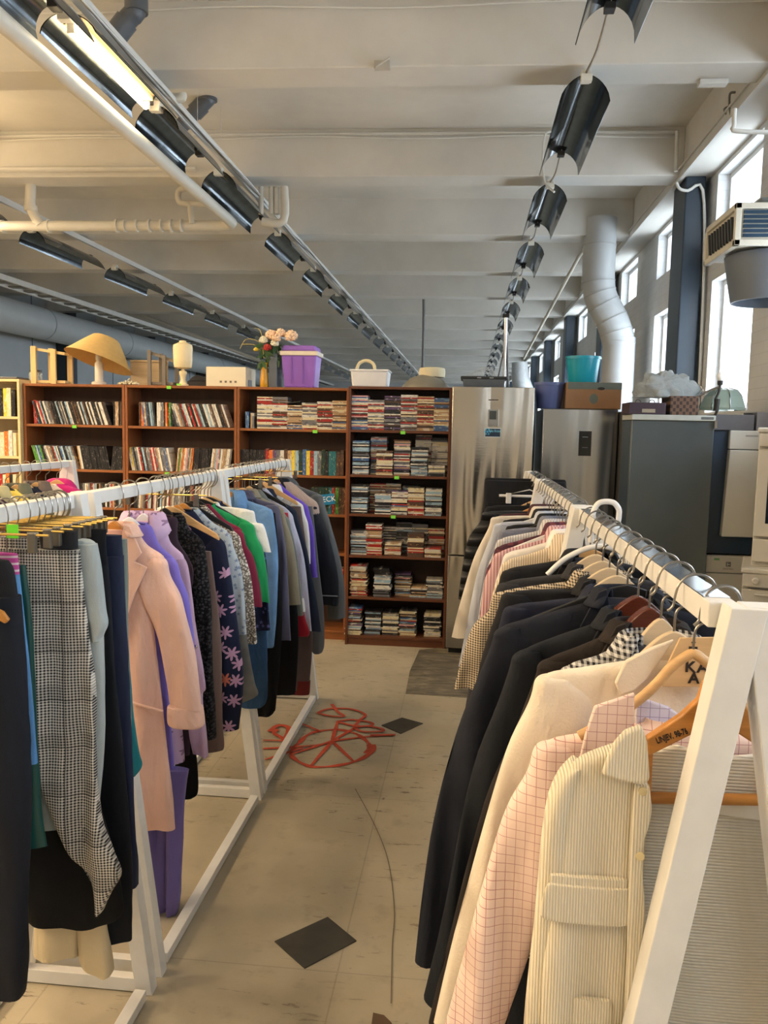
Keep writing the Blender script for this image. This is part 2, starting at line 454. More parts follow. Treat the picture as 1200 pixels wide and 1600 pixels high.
# ================================================================ CEILING FITTINGS
ORDN = ['first', 'second', 'third', 'fourth', 'fifth', 'sixth', 'seventh', 'eighth', 'ninth', 'tenth', 'eleventh', 'twelfth', 'thirteenth', 'fourteenth', 'fifteenth', 'sixteenth', 'seventeenth', 'eighteenth', 'nineteenth', 'twentieth']
MIRROR = plain(C(120, 128, 136), .12, 1, .25, 9, .12, name='grimy_mirror_reflector')
DARKM = plain(C(60, 60, 62), .4, 0, .1, 20, .02, name='dark_metal')
TUBE_ON = emis((1, .80, .48, 1), 75, 'lit_tube')
TUBE_OFF = plain(C(225, 228, 228), .25, 0, .02, 10, 0, name='unlit_tube')
CAPM = plain(C(226, 224, 214), .5, 0, .04, 10, .01, name='white_end_cap')
def arch(L, w=.112, h=.15, n=14, tips=.10):
    """inverted trough of thin mirrored sheet, open downwards, winged at its far end"""
    m = MB(); prof = []
    for i in range(n + 1):
        a = PI * i / n
        prof.append((-w * math.cos(a) * (1 + .38 * (1 - math.sin(a))), h * math.sin(a) ** .8 - h))
    for off in (0, .004):
        vs = []
        for (y, far) in ((0, 0), (L, 1)):
            for (x, z) in prof:
                k = 1 - (z + h) / h
                vs.append((x * (1 - off * 8), y + (tips * k * k if far else -.03 * (1 - k)), z - off))
        o = n + 1
        m.add(vs, [(i, i + 1, o + i + 1, o + i) for i in range(n)])
    o = 2 * (n + 1)
    m.f += [(0, n + 1, o + n + 1, o), (n, n + n + 1, o + n + n + 1, o + n)]; m.m += [0, 0]
    return m
_arch = {}
def fixture(x, y, z, L, lit, label, group, trunk=True):
    t = thing('fluorescent_light', label, 'ceiling light', (x, y, z), 0, group)
    arch(L, .115, .09 if lit else .15).build('reflector', MIRROR, t)
    MB().box(-.03, .03, -.02, .05, -.03, .035).box(-.035, .035, -.05, 0, -.045, .0).build('end_cap', CAPM, t, smooth=False, bevel=.004)
    MB().box(-.028, .028, L - .05, L + .02, -.04, .01).build('end_cap', DARKM, t, smooth=False, bevel=.004)
    for yy in (.06, L - .06): MB().tube([(0, yy, -.01), (0, yy, Z_S - z + .02)], .002, 5).build('suspension_rod', WHITE_P, t)
    if lit:
        MB().box(-.045, .045, .04, L - .04, -.03, -.008).build('backing_plate', plain(C(150, 130, 96), .6), t, smooth=False)
        MB().tube([(0, .05, -.075), (0, L - .05, -.075)], .014, 10).build('tube', TUBE_ON, t)
        for yy in (.04, L - .04): MB().box(-.02, .02, yy - .01, yy + .01, -.08, -.01).build('tube_holder', CAPM, t, smooth=False)
    return t
# right-hand row: separate reflectors strung on one cable
ry = [3.22 + 2.3 * k for k in range(16)]
G = 'grimy mirrored ceiling lights of the right-hand row beyond the third'
for k, y in enumerate(ry):
    lab = ['curved mirrored ceiling light cut off by the top edge, right of centre',
           'long dark mirrored ceiling light with white end cap, nearest whole one of the right row',
           'dark mirrored ceiling light, second whole one of the right row, beside a hanging cable loop'][k] if k < 3 else 'unlit ceiling light, %s of the right-hand row counting from the camera' % ORDN[k]
    fixture(.665, y, 3.93, 1.42, False, lab, None if k < 3 else G)
for k in range(12):
    y0 = ry[k] + 1.42; y1 = ry[k + 1]
    o = MB().tube(smooth_path([(.665, y0, 3.93), (.67, (y0 + y1) / 2, 3.90), (.665, y1, 3.95)], 4), .008, 6).build('power_cable', plain(C(150, 144, 132), .7))
    if k == 0: tag(o, 'thin knotted cable joining the topmost light and the next of the right row', 'cable')
    elif k == 1: tag(o, 'thin cable joining the first and second whole lights of the right row', 'cable')
    else: tag(o, 'thin cable hung behind the %s light of the right-hand row' % ORDN[k], 'cable', 'cables of the right row')
t = MB().tube(smooth_path([at(868, 205, Y=7.72), at(852, 210, Y=7.7), at(848, 250, Y=7.7), at(852, 285, Y=7.7), at(866, 300, Y=7.6)], 5), .01, 6).build('cable_loop', WHITE_P)
tag(t, 'white cable loop hanging from a beam behind the first whole light of the right row', 'cable')
# left main row on a white trunking
ly = [(2.55, 1.75, False), (4.42, 1.12, True), (5.68, .92, False), (7.1, 1.5, False)] + [(9.3 + 2.1 * k, 1.4, False) for k in range(15)]
G = 'unlit ceiling lights of the long left row, beyond the fourth'
for k, (y, L, lit) in enumerate(ly):
    lab = ['dark reflector of the ceiling light cut off by the top left corner', 'warm glowing fluorescent light in the upper left, the only lit one',
           'dark mirrored ceiling light touching the far end of the glowing one', 'dark mirrored ceiling light beside the end of the white pipe'][k] if k < 4 else 'unlit ceiling light, %s of the long left row counting from the camera' % ORDN[k]
    fixture(-2.2, y, 3.86, L, lit, lab, None if k < 4 else G)
area('lit_tube_glow', (-2.12, 4.98, 3.79), (PI, 0, 0), .1, 1.0, 9, WARM_UP)
o = MB().box(-2.18, -2.135, -4, 40, 3.93, 3.985).box(-2.12, -2.112, -4, 40, 3.94, 3.97).build('light_trunking', WHITE_P, smooth=False)
tag(o, 'long white metal trunking running beside the left row of ceiling lights', 'trunking')
for j, dx in enumerate((-.11, -.088, -.068)):
    pts = [(-1.99 + dx + .012 * math.sin(y * 1.7 + j), y, 3.90 - .03 * abs(math.sin(y * 1.37 + j))) for y in [-2 + .5 * i for i in range(70)]]
    tag(MB().tube(pts, .007, 5).build('electric_cable', [WHITE_P, plain(C(120, 112, 100), .6), WHITE_P][j]), ['outermost white cable running along the long left trunking', 'grey-brown cable between two white ones along the left trunking', 'white cable lying closest to the left trunking'][j], 'cable')
# white pipe parallel to it, joining the cross pipe
PIPEM = plain(C(212, 208, 196), .5, 0, .05, 8, .02, name='painted_pipe')
t = thing('heating_pipe', 'thick white pipe running along the left row of lights and turning left across the hall', 'pipe', (0, 0, 0))
pth = [(-2.31, -3, 3.62), (-2.31, 7.7, 3.62)] + [(-2.31 - .14 * (1 - math.cos(a)), 7.98 + .14 * math.sin(a) - .14, 3.62) for a in (.3, .7, 1.1, PI / 2)] + [(-2.6, 7.98, 3.62), (-7.8, 7.86, 3.60)]
MB().tube(pth, .05, 14).build('pipe', PIPEM, t)
for x in (-6.2, -5.3, -4.75, -4.68, -4.2, -3.5, -3.42, -3.3, -3.17, -3.05, -2.95, -2.85): MB().tube([(x, 7.95, 3.615), (x + .02, 7.95, 3.615)], .062, 14).build('joint_ring', PIPEM, t)
t = thing('branch_pipe', 'white pipe with an elbow dropping from the ceiling to the cross pipe at far left', 'pipe')
a = at(48, 293, Y=7.93); b = at(48, 325, Y=7.93); c = at(64, 352, Y=7.93)
MB().tube(smooth_path([(a.x, a.y, Z_S), a, b, c], 4), .05, 12).build('pipe', PIPEM, t)
MB().tube([b - Vector((0, 0, .03)), b + Vector((0, 0, .02))], .062, 12).build('joint_ring', PIPEM, t)
def px_pipe(pts, Y, r, name, label, cat, mat=PIPEM, k=4, up=False):
    w = [at(p[0], p[1], Y=(p[2] if len(p) > 2 else Y)) for p in pts]
    if up: w = [Vector((w[0].x, w[0].y, Z_S))] + w
    o = MB().tube(smooth_path(w, k) if k > 1 else w, r, 10).build(name, mat)
    return tag(o, label, cat)
px_pipe([(292, 293), (280, 298), (279, 312), (290, 318), (345, 318)], 7.93, .03, 'bent_pipe', 'small bent white pipe above the cross pipe, left of the lights', 'pipe')
px_pipe([(297, 318), (300, 350)], 7.93, .03, 'drop_pipe', 'short white stub pipe dropping onto the cross pipe', 'pipe', k=1)
px_pipe([(444, 292), (443, 345), (410, 346)], 7.95, .04, 'corner_pipe', 'outer bent white pipe right of the fourth light of the left row', 'pipe')
for q, x in enumerate((408, 424, 432)):
    px_pipe([(x, 292), (x, 335)], 7.95, .026, 'drop_pipe', ['thin upright white pipe nearest the left row lights, of the three', 'middle of three upright white pipes beside the left row lights', 'upright white pipe just inside the bent corner pipe'][q], 'pipe', k=1)
px_pipe([(255, 153), (282, 153), (284, 147)], 5.85, .035, 'bent_pipe', 'short white pipe elbow next to the farther grey drain pipe', 'pipe')
DRAIN = plain(C(92, 98, 106), .35, 0, .06, 8, .01, name='grey_drain_plastic')
for q, (P, Y) in enumerate((([(213, -60), (213, 12), (200, 30), (160, 82)], 5.2), ([(328, 135), (326, 152), (318, 162), (280, 200)], 7.0))):
    t = thing('drain_pipe', ['dark grey plastic drain pipe elbow at the top, beside the glowing light', 'dark grey plastic drain pipe elbow under the second beam'][q], 'pipe')
    w = [at(a, b, Y=Y) for a, b in P]
    MB().tube(smooth_path(w, 4), .062, 16).build('pipe', DRAIN, t)
    d = (w[3] - w[2]).normalized()
    MB().tube([w[2] + d * .01, w[2] + d * .11], .072, 16).tube([w[1] - Vector((0, 0, .03)), w[1] + Vector((0, 0, .06))], .072, 16).build('pipe_collar', DRAIN, t)
# second and third lamp rows, duct and cable tray at left
G = 'unlit mirrored lights of the far left row beyond the third'
for k in range(14):
    y = 6.9 + 2.2 * k
    lab = ['mirrored ceiling light clipped by the left edge below the cross pipe', 'bright-edged mirrored ceiling light right under the elbowed branch pipe', 'bright-edged mirrored light, second whole one of the far left row'][k] if k < 3 else 'unlit ceiling light, %s of the far left row counting from the camera' % ORDN[k]
    fixture(-5.0, y, 3.86, 1.45, False, lab, None if k < 3 else G)
tag(MB().box(-4.86, -4.82, 5, 36, 3.92, 3.98).build('light_trunking', WHITE_P, smooth=False), 'thin white trunking carrying the far left row of ceiling lights', 'trunking')
t = thing('air_duct', 'wide pale grey round air duct running along the left wall', 'air duct')
MB().tube([(-8.2, 4, 3.55), (-8.2, 43, 3.55)], .3, 28).build('duct', plain(C(178, 184, 186), .5, 0, .05, 3, .02), t)
for k in range(9): MB().tube([(-8.2, 8 + 3.6 * k, 3.55), (-8.2, 8.03 + 3.6 * k, 3.55)], .306, 28).build('joint_ring', plain(C(150, 156, 160), .5), t)
t = thing('cable_tray', 'white ladder cable tray hanging beside the round duct on the left', 'cable tray')
MB().box(-7.0, -6.96, 4, 42, 3.78, 3.86).box(-7.35, -7.31, 4, 42, 3.78, 3.86).build('tray_rail', WHITE_P, t, smooth=False)
for k in range(84): MB().box(-7.33, -6.98, 4 + .45 * k, 4.14 + .45 * k, 3.79, 3.81).build('tray_rung', plain(C(120, 120, 116), .6), t, smooth=False)
px_pipe([(560, 0, 14), (562, 0, 14)], 14, .01, 'x', 'x', 'x') if False else None
px_pipe([(200, 490), (215, 490), (470, 588)], 19, .04, 'thin_pipe', 'thin white pipe sloping above the left bookcases, beyond the cable tray', 'pipe', k=1)
# conduits on the beams and the service pipe with a bent end over the fridges
for k, (y, z, r_, lab) in enumerate(((7.77, 4.37, .016, 'thin white conduit along the top of the second whole beam'), (7.76, 4.335, .008, 'slack thin wire just under the conduit on the second beam'), (5.47, 4.36, .007, 'thin grey wire along the nearest beam at the very top'), (7.74, 4.06, .022, 'white pipe along the bottom edge of the second beam on the left side'))):
    x1 = 1.78 if k != 3 else -2.6
    pts = [(x, y + .028 * x + (.004 if k != 1 else 0), z + (.012 * math.sin(x * 3) if k in (1, 2) else 0)) for x in [X_L + .3 + (x1 - X_L - .3) * i / 40 for i in range(41)]]
    tag(MB().tube(pts, r_, 6).build('ceiling_conduit', WHITE_P), lab, 'conduit')
px_pipe([(1058, 205), (1056, 268)], 7.72, .016, 'ceiling_conduit', 'short vertical white conduit at the right end of the second beam', 'conduit', mat=WHITE_P, k=1)
px_pipe([(540, 467), (540, 455), (547, 451), (655, 452), (662, 458), (661, 560), (658, 640)], 15, .025, 'service_pipe', 'thin grey pipe bent like a staple, dropping down behind the bookcase', 'pipe', mat=plain(C(120, 122, 122), .5), k=3)
px_pipe([(918, 383, 10.3), (905, 400, 11), (818, 560, 17)], 14, .025, 'sloping_pipe', 'thin white pipe running from the bent duct down to the distance', 'pipe', k=1)
px_pipe([(1148, 170), (1147, 195), (1152, 205), (1235, 207)], 5.4, .014, 'wall_conduit', 'white conduit with an elbow under the wall beam at upper right', 'conduit', mat=WHITE_P)
px_pipe([(1057, 285), (1062, 295), (1075, 298), (1098, 297), (1100, 420), (1091, 640)], 7.82, .014, 'wall_conduit', 'white conduit curling round the top of the dark blue column', 'conduit', mat=WHITE_P)
p = at(1110, 131, Y=5.85)
tag(MB().box(p.x - .09, p.x + .09, p.y - .09, p.y - .02, 3.965, 3.998).build('junction_box', WHITE_P, smooth=False, bevel=.004), 'flat white box fixed under the nearest beam at right', 'junction box')
p = at(597, 100, Y=5.45)
tag(MB().box(p.x - .05, p.x + .05, 5.44, 5.478, p.z - .03, p.z + .02).tube([(p.x - .04, 5.44, p.z - .02), (p.x + .05, 5.43, p.z + .03)], .008, 6).build('wall_clip', plain(C(190, 186, 176), .6), smooth=False), 'small pale bracket on the face of the nearest beam, near the centre', 'bracket')
p = at(1105, 175, Y=6.6)
tag(MB().tube(smooth_path([(1.83, 6.4, p.z + .06), (1.79, 6.38, p.z + .04), (1.80, 6.4, p.z - .05), (1.82, 6.4, p.z - .12)], 4), .009, 6).tube(smooth_path([(1.83, 6.5, p.z), (1.79, 6.5, p.z - .02), (1.82, 6.5, p.z - .07)], 4), .008, 6).build('cable_stub', plain(C(140, 138, 132), .6)), 'cut cable stubs sticking out of the wall beam at upper right', 'cable')
# big white ventilation duct with a bend
t = thing('ventilation_duct', 'fat white ventilation duct bending down beside the blue column', 'air duct')
w = [at(937, 383, Y=10.2), at(935, 440, Y=10.2), at(940, 468, Y=10.2), at(958, 505, Y=10.2), at(966, 535, Y=10.2), at(966, 560, Y=10.2)]
w = [w[0] + Vector((0, 0, .3))] + w + [Vector((w[-1].x, w[-1].y, .05))]
ps = smooth_path(w, 5)
MB().tube(ps, .19, 28).build('duct', plain(C(186, 190, 192), .5, 0, .04, 8, .02), t)
for i in (5, 10, 13, 16, 19, 22, 26): MB().tube([ps[i], Vector(ps[i]) + (Vector(ps[i + 1]) - Vector(ps[i])).normalized() * .012], .196, 28).build('joint_ring', plain(C(176, 178, 178), .5), t)
t = thing('ventilation_duct', 'small distant white duct flaring at its base, seen above the tall fridge', 'air duct')
w = [at(812, 566, Y=24), at(813, 590, Y=24), at(818, 610, Y=24)]
MB().tube([w[0], w[1], w[2], (w[2].x, 24, 0)], [.22, .25, .3, .3], 20).build('duct', plain(C(208, 211, 212), .5), t)
# fan heater on the right wall
t = thing('fan_heater', 'boxy cream fan heater with dark louvres and a grey funnel, on the right wall', 'fan heater')
p0 = at(1151, 316, Y=5.2); p1 = at(1151, 383, Y=5.2); xa = p0.x; zt = p0.z; zb = p1.z
CRM = plain(C(205, 200, 186), .5, 0, .06, 14, .02, name='cream_sheet_metal')
m = MB(); f = .035
m.box(xa + .02, X_W, 5.22, 5.83, zb + .02, zt - .02)
for (y0, y1) in ((5.2, 5.235),):
    m.box(xa, X_W, y0, y1, zt - f, zt).box(xa, X_W, y0, y1, zb, zb + f).box(xa, xa + f, y0, y1, zb, zt)
m.box(xa, xa + f, 5.2, 5.85, zt - f, zt).box(xa, xa + f, 5.2, 5.85, zb, zb + f).box(xa, xa + f, 5.82, 5.85, zb, zt)
m.build('casing', CRM, t, smooth=False, bevel=.004)
m = MB()
for k in range(7):
    z = zb + .05 + k * .027; m.box(xa + .05, X_W - .02, 5.205, 5.22, z, z + .018)
m.build('louvre', plain(C(38, 62, 84), .3), t, smooth=False)
m = MB()
for k in range(9):
    y = 5.26 + k * .058; m.prism([(y, zb + .05), (y + .02, zb + .05), (y + .06, zt - .06), (y + .04, zt - .06)], xa + .002, xa + .018, 'x')
m.build('side_louvre', plain(C(58, 60, 62), .4), t, smooth=False)
MB().box(xa + .16, X_W, 5.25, 5.5, zt, zt + .04).build('top_grille', plain(C(120, 128, 130), .5), t, smooth=False)
cx = xa + .34
MB().lathe([(.325, zb + .0), (.32, zb - .03), (.275, zb - .26), (.268, zb - .285), (.255, zb - .285), (.262, zb - .2), (.30, zb - .03)], (cx + .02, 5.53, 0), 36, sx=.95, sy=.9).build('funnel', plain(C(104, 112, 124), .45, 0, .05, 6, .02), t)

# ================================================================ FLOOR MARKS
def fl(px, py): 
    q = at(px, py, Z=0); return (q.x, q.y)
PLATE = plain(C(66, 62, 54), .5, 0, .25, 14, .15, name='dark_floor_patch')
def patch(name, pts, label, cat, mat=PLATE, z=.004):
    poly = [fl(*p) for p in pts]
    return tag(MB().prism(poly, .0, z, 'z').build(name, mat, smooth=False), label, cat)
def worn_patch():
    t = NT('worn_through_floor'); n = t.noise(5, 6, .7, t.map((1, 4, 1)), .8); n2 = t.noise(2.5, 3)
    t.col(t.mix(t.ramp(n, .35, .7), C(70, 64, 54), t.mix(t.ramp(n2, .45, .6), C(120, 112, 96), C(164, 154, 130)))); t.rm(.6); t.bump(n, .3, .006); return t.m
patch('floor_plate', [(429, 1472), (512, 1434), (557, 1471), (476, 1514)], 'dark diamond patch let into the floor in the near part of the aisle', 'floor patch')
patch('floor_plate', [(596, 1134), (628, 1122), (661, 1131), (626, 1147)], 'small dark diamond patch on the floor right of the orange graffiti', 'floor patch')
patch('floor_patch', [(655, 1016), (712, 1010), (760, 1020), (755, 1092), (634, 1084), (640, 1050)], 'rough worn-out dark grey floor area in front of the tall fridge', 'floor patch', z=.003, mat=worn_patch())
patch('floor_patch', [(583, 1584), (600, 1588), (612, 1600), (620, 1640), (575, 1640)], 'brown worn spot at the bottom edge of the aisle floor', 'floor patch', mat=plain(C(96, 74, 54), .7))
_rz = [0]
def ribbon(m, pts, w, z=.003, k=5, wav=0):
    _rz[0] += 1; z += .00022 * _rz[0]
    P = smooth_path([fl(*p) for p in pts], k) if k > 1 else [fl(*p) for p in pts]
    n = len(P); vs = []
    for i, p in enumerate(P):
        a = P[max(i - 1, 0)]; b = P[min(i + 1, n - 1)]; dx, dy = b[0] - a[0], b[1] - a[1]; L = math.hypot(dx, dy) or 1
        ww = w * (1 + wav * math.sin(i * .9)) / 2
        vs += [(p[0] - dy / L * ww, p[1] + dx / L * ww, z), (p[0] + dy / L * ww, p[1] - dx / L * ww, z)]
    m.add(vs, [(2 * i, 2 * i + 1, 2 * i + 3, 2 * i + 2) for i in range(n - 1)])
def gp(l): return [(380 + x * .2833, 980 + y * .2833) for x, y in l]
ORANGE = plain(C(186, 72, 46), .6, 0, .2, 30, .02, name='orange_spray_paint')
t = thing('floor_graffiti', 'orange-red spray painted wheel and scribbles on the aisle floor', 'graffiti')
m = MB()
ribbon(m, gp([(310, 640), (350, 600), (420, 575), (530, 568), (620, 590), (680, 630), (705, 668), (690, 705), (610, 745), (500, 768), (380, 772), (300, 740), (265, 705), (280, 665), (310, 640)]), .024, wav=.3)
ribbon(m, gp([(705, 650), (708, 675), (685, 700)]), .05)
m.build('wheel_ring', ORANGE, t)
m = MB()
for l in ([(490, 632), (610, 745)], [(490, 632), (370, 772)], [(490, 632), (265, 705)], [(490, 632), (522, 520)], [(490, 632), (640, 545)], [(490, 632), (660, 610), (838, 598)], [(490, 632), (400, 655), (110, 675)], [(330, 670), (120, 735)]): ribbon(m, gp(l), .018, wav=.25, z=.0034)
m.build('wheel_spoke', ORANGE, t)
m = MB()
ribbon(m, gp([(410, 478), (470, 455), (590, 455), (672, 487), (640, 520), (610, 560)]), .02, z=.0038)
ribbon(m, gp([(410, 478), (480, 495), (555, 497), (520, 470), (488, 430)]), .02, z=.0042)
ribbon(m, gp([(520, 525), (600, 515), (700, 530), (705, 548), (620, 550), (530, 530)]), .02, z=.0038)
ribbon(m, gp([(610, 560), (680, 552), (760, 565), (765, 580), (660, 582), (610, 560)]), .02, z=.0042)
ribbon(m, gp([(700, 602), (838, 600)]), .025, z=.0046)
ribbon(m, gp([(145, 582), (190, 548), (245, 555), (250, 580), (235, 612), (205, 620)]), .03, z=.0038)
ribbon(m, gp([(190, 570), (170, 590), (205, 612), (240, 640)]), .024, z=.0042)
ribbon(m, gp([(110, 630), (200, 632), (240, 640)]), .016, z=.0038)
ribbon(m, gp([(300, 530), (420, 580)]), .016, z=.005)
m.build('scribble', ORANGE, t)
m = MB(); ribbon(m, [(555, 1234), (585, 1290), (606, 1345), (616, 1420), (613, 1480), (611, 1570)], .0032, z=.0005, k=6)
tag(m.build('floor_crack', plain(C(110, 100, 84), .8)), 'long thin curved crack in the aisle floor right of the near diamond patch', 'crack')
m = MB(); m2 = MB()
a, b = (at(318, 1185, Z=0.004), at(345, 1150, Z=0.004))
for k in range(7):
    q = m if k % 2 else m2
    y = 3.05 + k * .16; x = -1.62 + k * .02
    q.add([(x, y, .002), (x + .09, y + .05, .002), (x + .11, y + .21, .002), (x + .02, y + .16, .002)], [(0, 1, 2, 3)])
t = thing('hazard_tape', 'yellow and black striped floor tape under the left clothes rack', 'floor tape')
m.build('black_stripe', BLACKP, t); m2.build('yellow_stripe', plain(C(226, 200, 30), .5), t)

# ================================================================ BOOKCASES
SHW = wood(C(146, 90, 50), .35, 'x', 7, .22); SHV = wood(C(140, 84, 48), .35, 'z', 7, .22); BACKM = wood(C(74, 48, 34), .5, 'z', 5, .2)
TAGG = plain(C(120, 210, 70), .5, 0, .02, 9, 0, name='green_price_tag')
def bookcase(name, label, x0, x1, yf, D, zs, H=2.0, sm=None, sv=None, bk=None, tags=()):
    sm = sm or SHW; sv = sv or SHV; bk = bk or BACKM
    t = thing(name, label, 'bookcase', ((x0 + x1) / 2, yf, 0)); w = (x1 - x0) / 2; T = .02
    for s in (-1, 1): MB().box(s * w - (T if s > 0 else 0), s * w + (T if s < 0 else 0), 0, D, 0, H).build('side_panel', sv, t, smooth=False, bevel=.0015)
    MB().box(-w + T, w - T, 0, D, H - T, H).build('top_panel', sm, t, smooth=False, bevel=.0015)
    MB().box(-w + T, w - T, D - .012, D - .004, .07, H - T).build('back_panel', bk, t, smooth=False)
    for z in zs: MB().box(-w + T, w - T, .004, D - .012, z - .02, z).build('shelf', sm, t, smooth=False, bevel=.0015)
    MB().box(-w + T, w - T, .012, .028, 0, zs[-1] - .02).build('plinth', sm, t, smooth=False)
    for (x, z) in tags: MB().box(x - (x0 + x1) / 2 - .018, x - (x0 + x1) / 2 + .018, -.004, 0, z - .028, z - .004).build('price_tag', TAGG, t, smooth=False)
    return t
YA = 6.36; YD = 6.24
ZA = [1.675, 1.315, 1.01, .70, .38, .075]; ZD = [1.682, 1.338, 1.035, .712, .384, .075]
XA = [-3.60, -2.747, -1.828, -.932]
bookcase('bookcase', 'brown wooden bookcase of DVD rows, leftmost of the brown ones', XA[0], XA[1] - .002, YA, .3, ZA, tags=[(-3.17, ZA[0] - 0)])
bookcase('bookcase', 'brown wooden bookcase of DVD rows under the small marble-like lamp', XA[1] + .002, XA[2] - .002, YA, .3, ZA, tags=[(-2.38, 2.0), (-2.4, ZA[1])])
bookcase('bookcase', 'brown wooden bookcase holding CD stacks above video tapes, under the purple bin', XA[2] + .002, XA[3] - .002, YA, .3, ZA, tags=[(-1.20, ZA[0])])
bookcase('bookcase', 'darker brown bookcase filled with stacked CDs beside the tall steel fridge', -.922, -.135, YD, .32, ZD, H=2.01, tags=[(-.5, ZD[0]), (-.54, ZD[1]), (-.56, ZD[2])], sm=wood(C(98, 58, 38), .35, 'x', 7, .2), sv=wood(C(96, 56, 36), .35, 'z', 7, .2), bk=wood(C(58, 38, 30), .5, 'z', 5, .2))
BIRCH = wood(C(224, 200, 150), .5, 'x', 5, .12)
bookcase('bookcase', 'pale birch bookcase cut off by the left edge', -4.42, -3.61, 6.32, .3, [1.73, 1.41, 1.08, .75, .4, .08], H=2.03, sm=BIRCH, sv=BIRCH, bk=plain(C(150, 140, 118), .6))

# ---- cases, tapes, books: one mesh per colour, one object per item
def spine_mat(c, a, b, kind='v'):
    t = NT('printed_spine'); oi = t.n('ShaderNodeObjectInfo'); r = t.math('MULTIPLY', oi.outputs['Random'], 57.0)
    x, y, z = t.xyz(); cb = t.n('ShaderNodeCombineXYZ')
    if kind == 'v': t.l(t.math('ADD', t.math('MULTIPLY', z, 34.0), r), cb.inputs[1]); t.l(t.math('MULTIPLY', x, 90.0), cb.inputs[0])
    else: t.l(t.math('ADD', t.math('MULTIPLY', x, 26.0), r), cb.inputs[1]); t.l(t.math('MULTIPLY', z, 40.0), cb.inputs[0])
    n = t.noise(1.0, 2, .6, cb.outputs[0]); n2 = t.noise(.45, 1, .5, cb.outputs[0])
    t.col(t.mix(t.math('MULTIPLY', t.ramp(n, .60, .64), .5), t.mix(t.math('MULTIPLY', t.ramp(n2, .58, .62), .6), c, b), a)); t.rm(.3, 0, .5)
    return t.m
W_ = C(226, 222, 210); K_ = C(26, 26, 30)
SP = {'black': (C(30, 30, 34), C(150, 146, 140), C(60, 54, 52)), 'grey': (C(112, 112, 116), K_, W_), 'white': (C(214, 210, 200), C(120, 60, 50), C(160, 160, 166)),
      'red': (C(160, 40, 36), W_, K_), 'tan': (C(176, 146, 112), C(60, 40, 30), W_), 'blue': (C(60, 92, 140), W_, C(130, 170, 200)), 'green': (C(80, 138, 54), W_, C(40, 70, 40)),
      'brown': (C(84, 60, 48), C(200, 170, 120), K_), 'orange': (C(216, 112, 48), W_, C(240, 190, 90)), 'pale blue': (C(150, 178, 196), W_, C(60, 80, 110)), 'yellow': (C(220, 196, 70), K_, W_),
      'purple': (C(92, 70, 110), W_, K_), 'dark green': (C(28, 58, 52), C(190, 170, 90), K_), 'teal': (C(40, 110, 120), W_, K_), 'pink': (C(206, 150, 150), W_, C(150, 60, 60)), 'cream': (C(216, 204, 170), C(120, 100, 70), W_)}
SM = {k: spine_mat(*v) for k, v in SP.items()}; SMH = {k: spine_mat(v[0], v[1], v[2], 'h') for k, v in SP.items()}
_sm = {}
def item(name, dims, color, loc, ry=0, rz=0, horiz=False):
    k = (name, dims, color)
    if k not in _sm:
        w, d, h = dims
        o = MB().box(-w / 2, w / 2, 0, d, 0, h).build(name, (SMH if horiz else SM)[color], smooth=False)
        _sm[k] = o; 
    else:
        o = _sm[k].copy(); COL.objects.link(o)
    o.location = loc; o.rotation_euler = (0, ry, rz); return o
def row(x0, x1, z, yf, cols, lean, label, group, cat='DVD', name='dvd_case', w=.0145, h=.19, d=.135, seed=0, slack=1.0, hv=.0):
    R = random.Random(seed); x = x0; i = 0
    ca = math.cos(lean); st = w / ca * slack
    while x < x1 - st * .5:
        c = cols[i] if isinstance(cols, list) and i < len(cols) else R.choice(cols)
        a = lean + R.uniform(-.012, .012)
        hh = h
        # leaning cases rest on one lower corner
        lift = abs(math.sin(a)) * w / 2
        o = item(name, (w, d, hh), c, (x + w / 2, yf + .02 + R.uniform(0, .012), z + lift + .0008), -a if False else a, 0)
        tag(o, label % c, cat, group + ', ' + c)
        x += st; i += 1
MIX = ['black', 'black', 'grey', 'white', 'tan', 'grey', 'brown', 'red', 'pale blue', 'white', 'black']
# a negative lean tips the tops to the left, as in the photograph
sA = 'leftmost brown bookcase'; sB = 'second brown bookcase'
X = lambda px: at(px, 640, Y=YA).x
row(X(50), X(55), ZA[0], YA, ['red'], -.03, '%s DVD case standing first at the left end of the top shelf', 'x1', seed=1)
row(X(57), X(172), ZA[0], YA, ['blue', 'black', 'white', 'red', 'pale blue', 'black', 'white'] + [random.choice(MIX) for _ in range(60)], -.31, '%s DVD case leaning on the top shelf of the ' + sA, 'DVDs leaning on the top shelf of the ' + sA, seed=2)
row(X(175), X(192), ZA[0], YA, ['black', 'tan', 'tan', 'black', 'brown', 'tan'], 0, '%s DVD case upright at the right, top shelf of the ' + sA, 'upright DVDs at the right end, ' + sA, seed=3)
row(X(55), X(68), ZA[1], YA, ['green', 'green', 'pale blue', 'blue'], -.28, '%s DVD case at the left end, second shelf of the ' + sA, 'first DVDs of the second shelf, ' + sA, seed=4)
row(X(68), X(122), ZA[1], YA, MIX + ['blue', 'pale blue'], -.31, '%s DVD case left of the series, second shelf of the ' + sA, 'DVDs on the second shelf, left half, ' + sA, seed=5)
row(X(122), X(168), ZA[1], YA, ['tan', 'white'] + ['black'] * 30, -.18, '%s DVD case of the series, second shelf of the ' + sA, 'series DVDs on the second shelf, ' + sA, seed=6)
row(X(170), X(191), ZA[1], YA, ['black'] * 6 + ['grey', 'white', 'grey'], .12, '%s DVD case at the right end, second shelf of the ' + sA, 'last DVDs on the second shelf, ' + sA, seed=7)
row(X(120), X(191), ZA[2], YA, MIX, .0, '%s DVD case on the third shelf of the ' + sA, 'DVDs on the third shelf, ' + sA, seed=8)
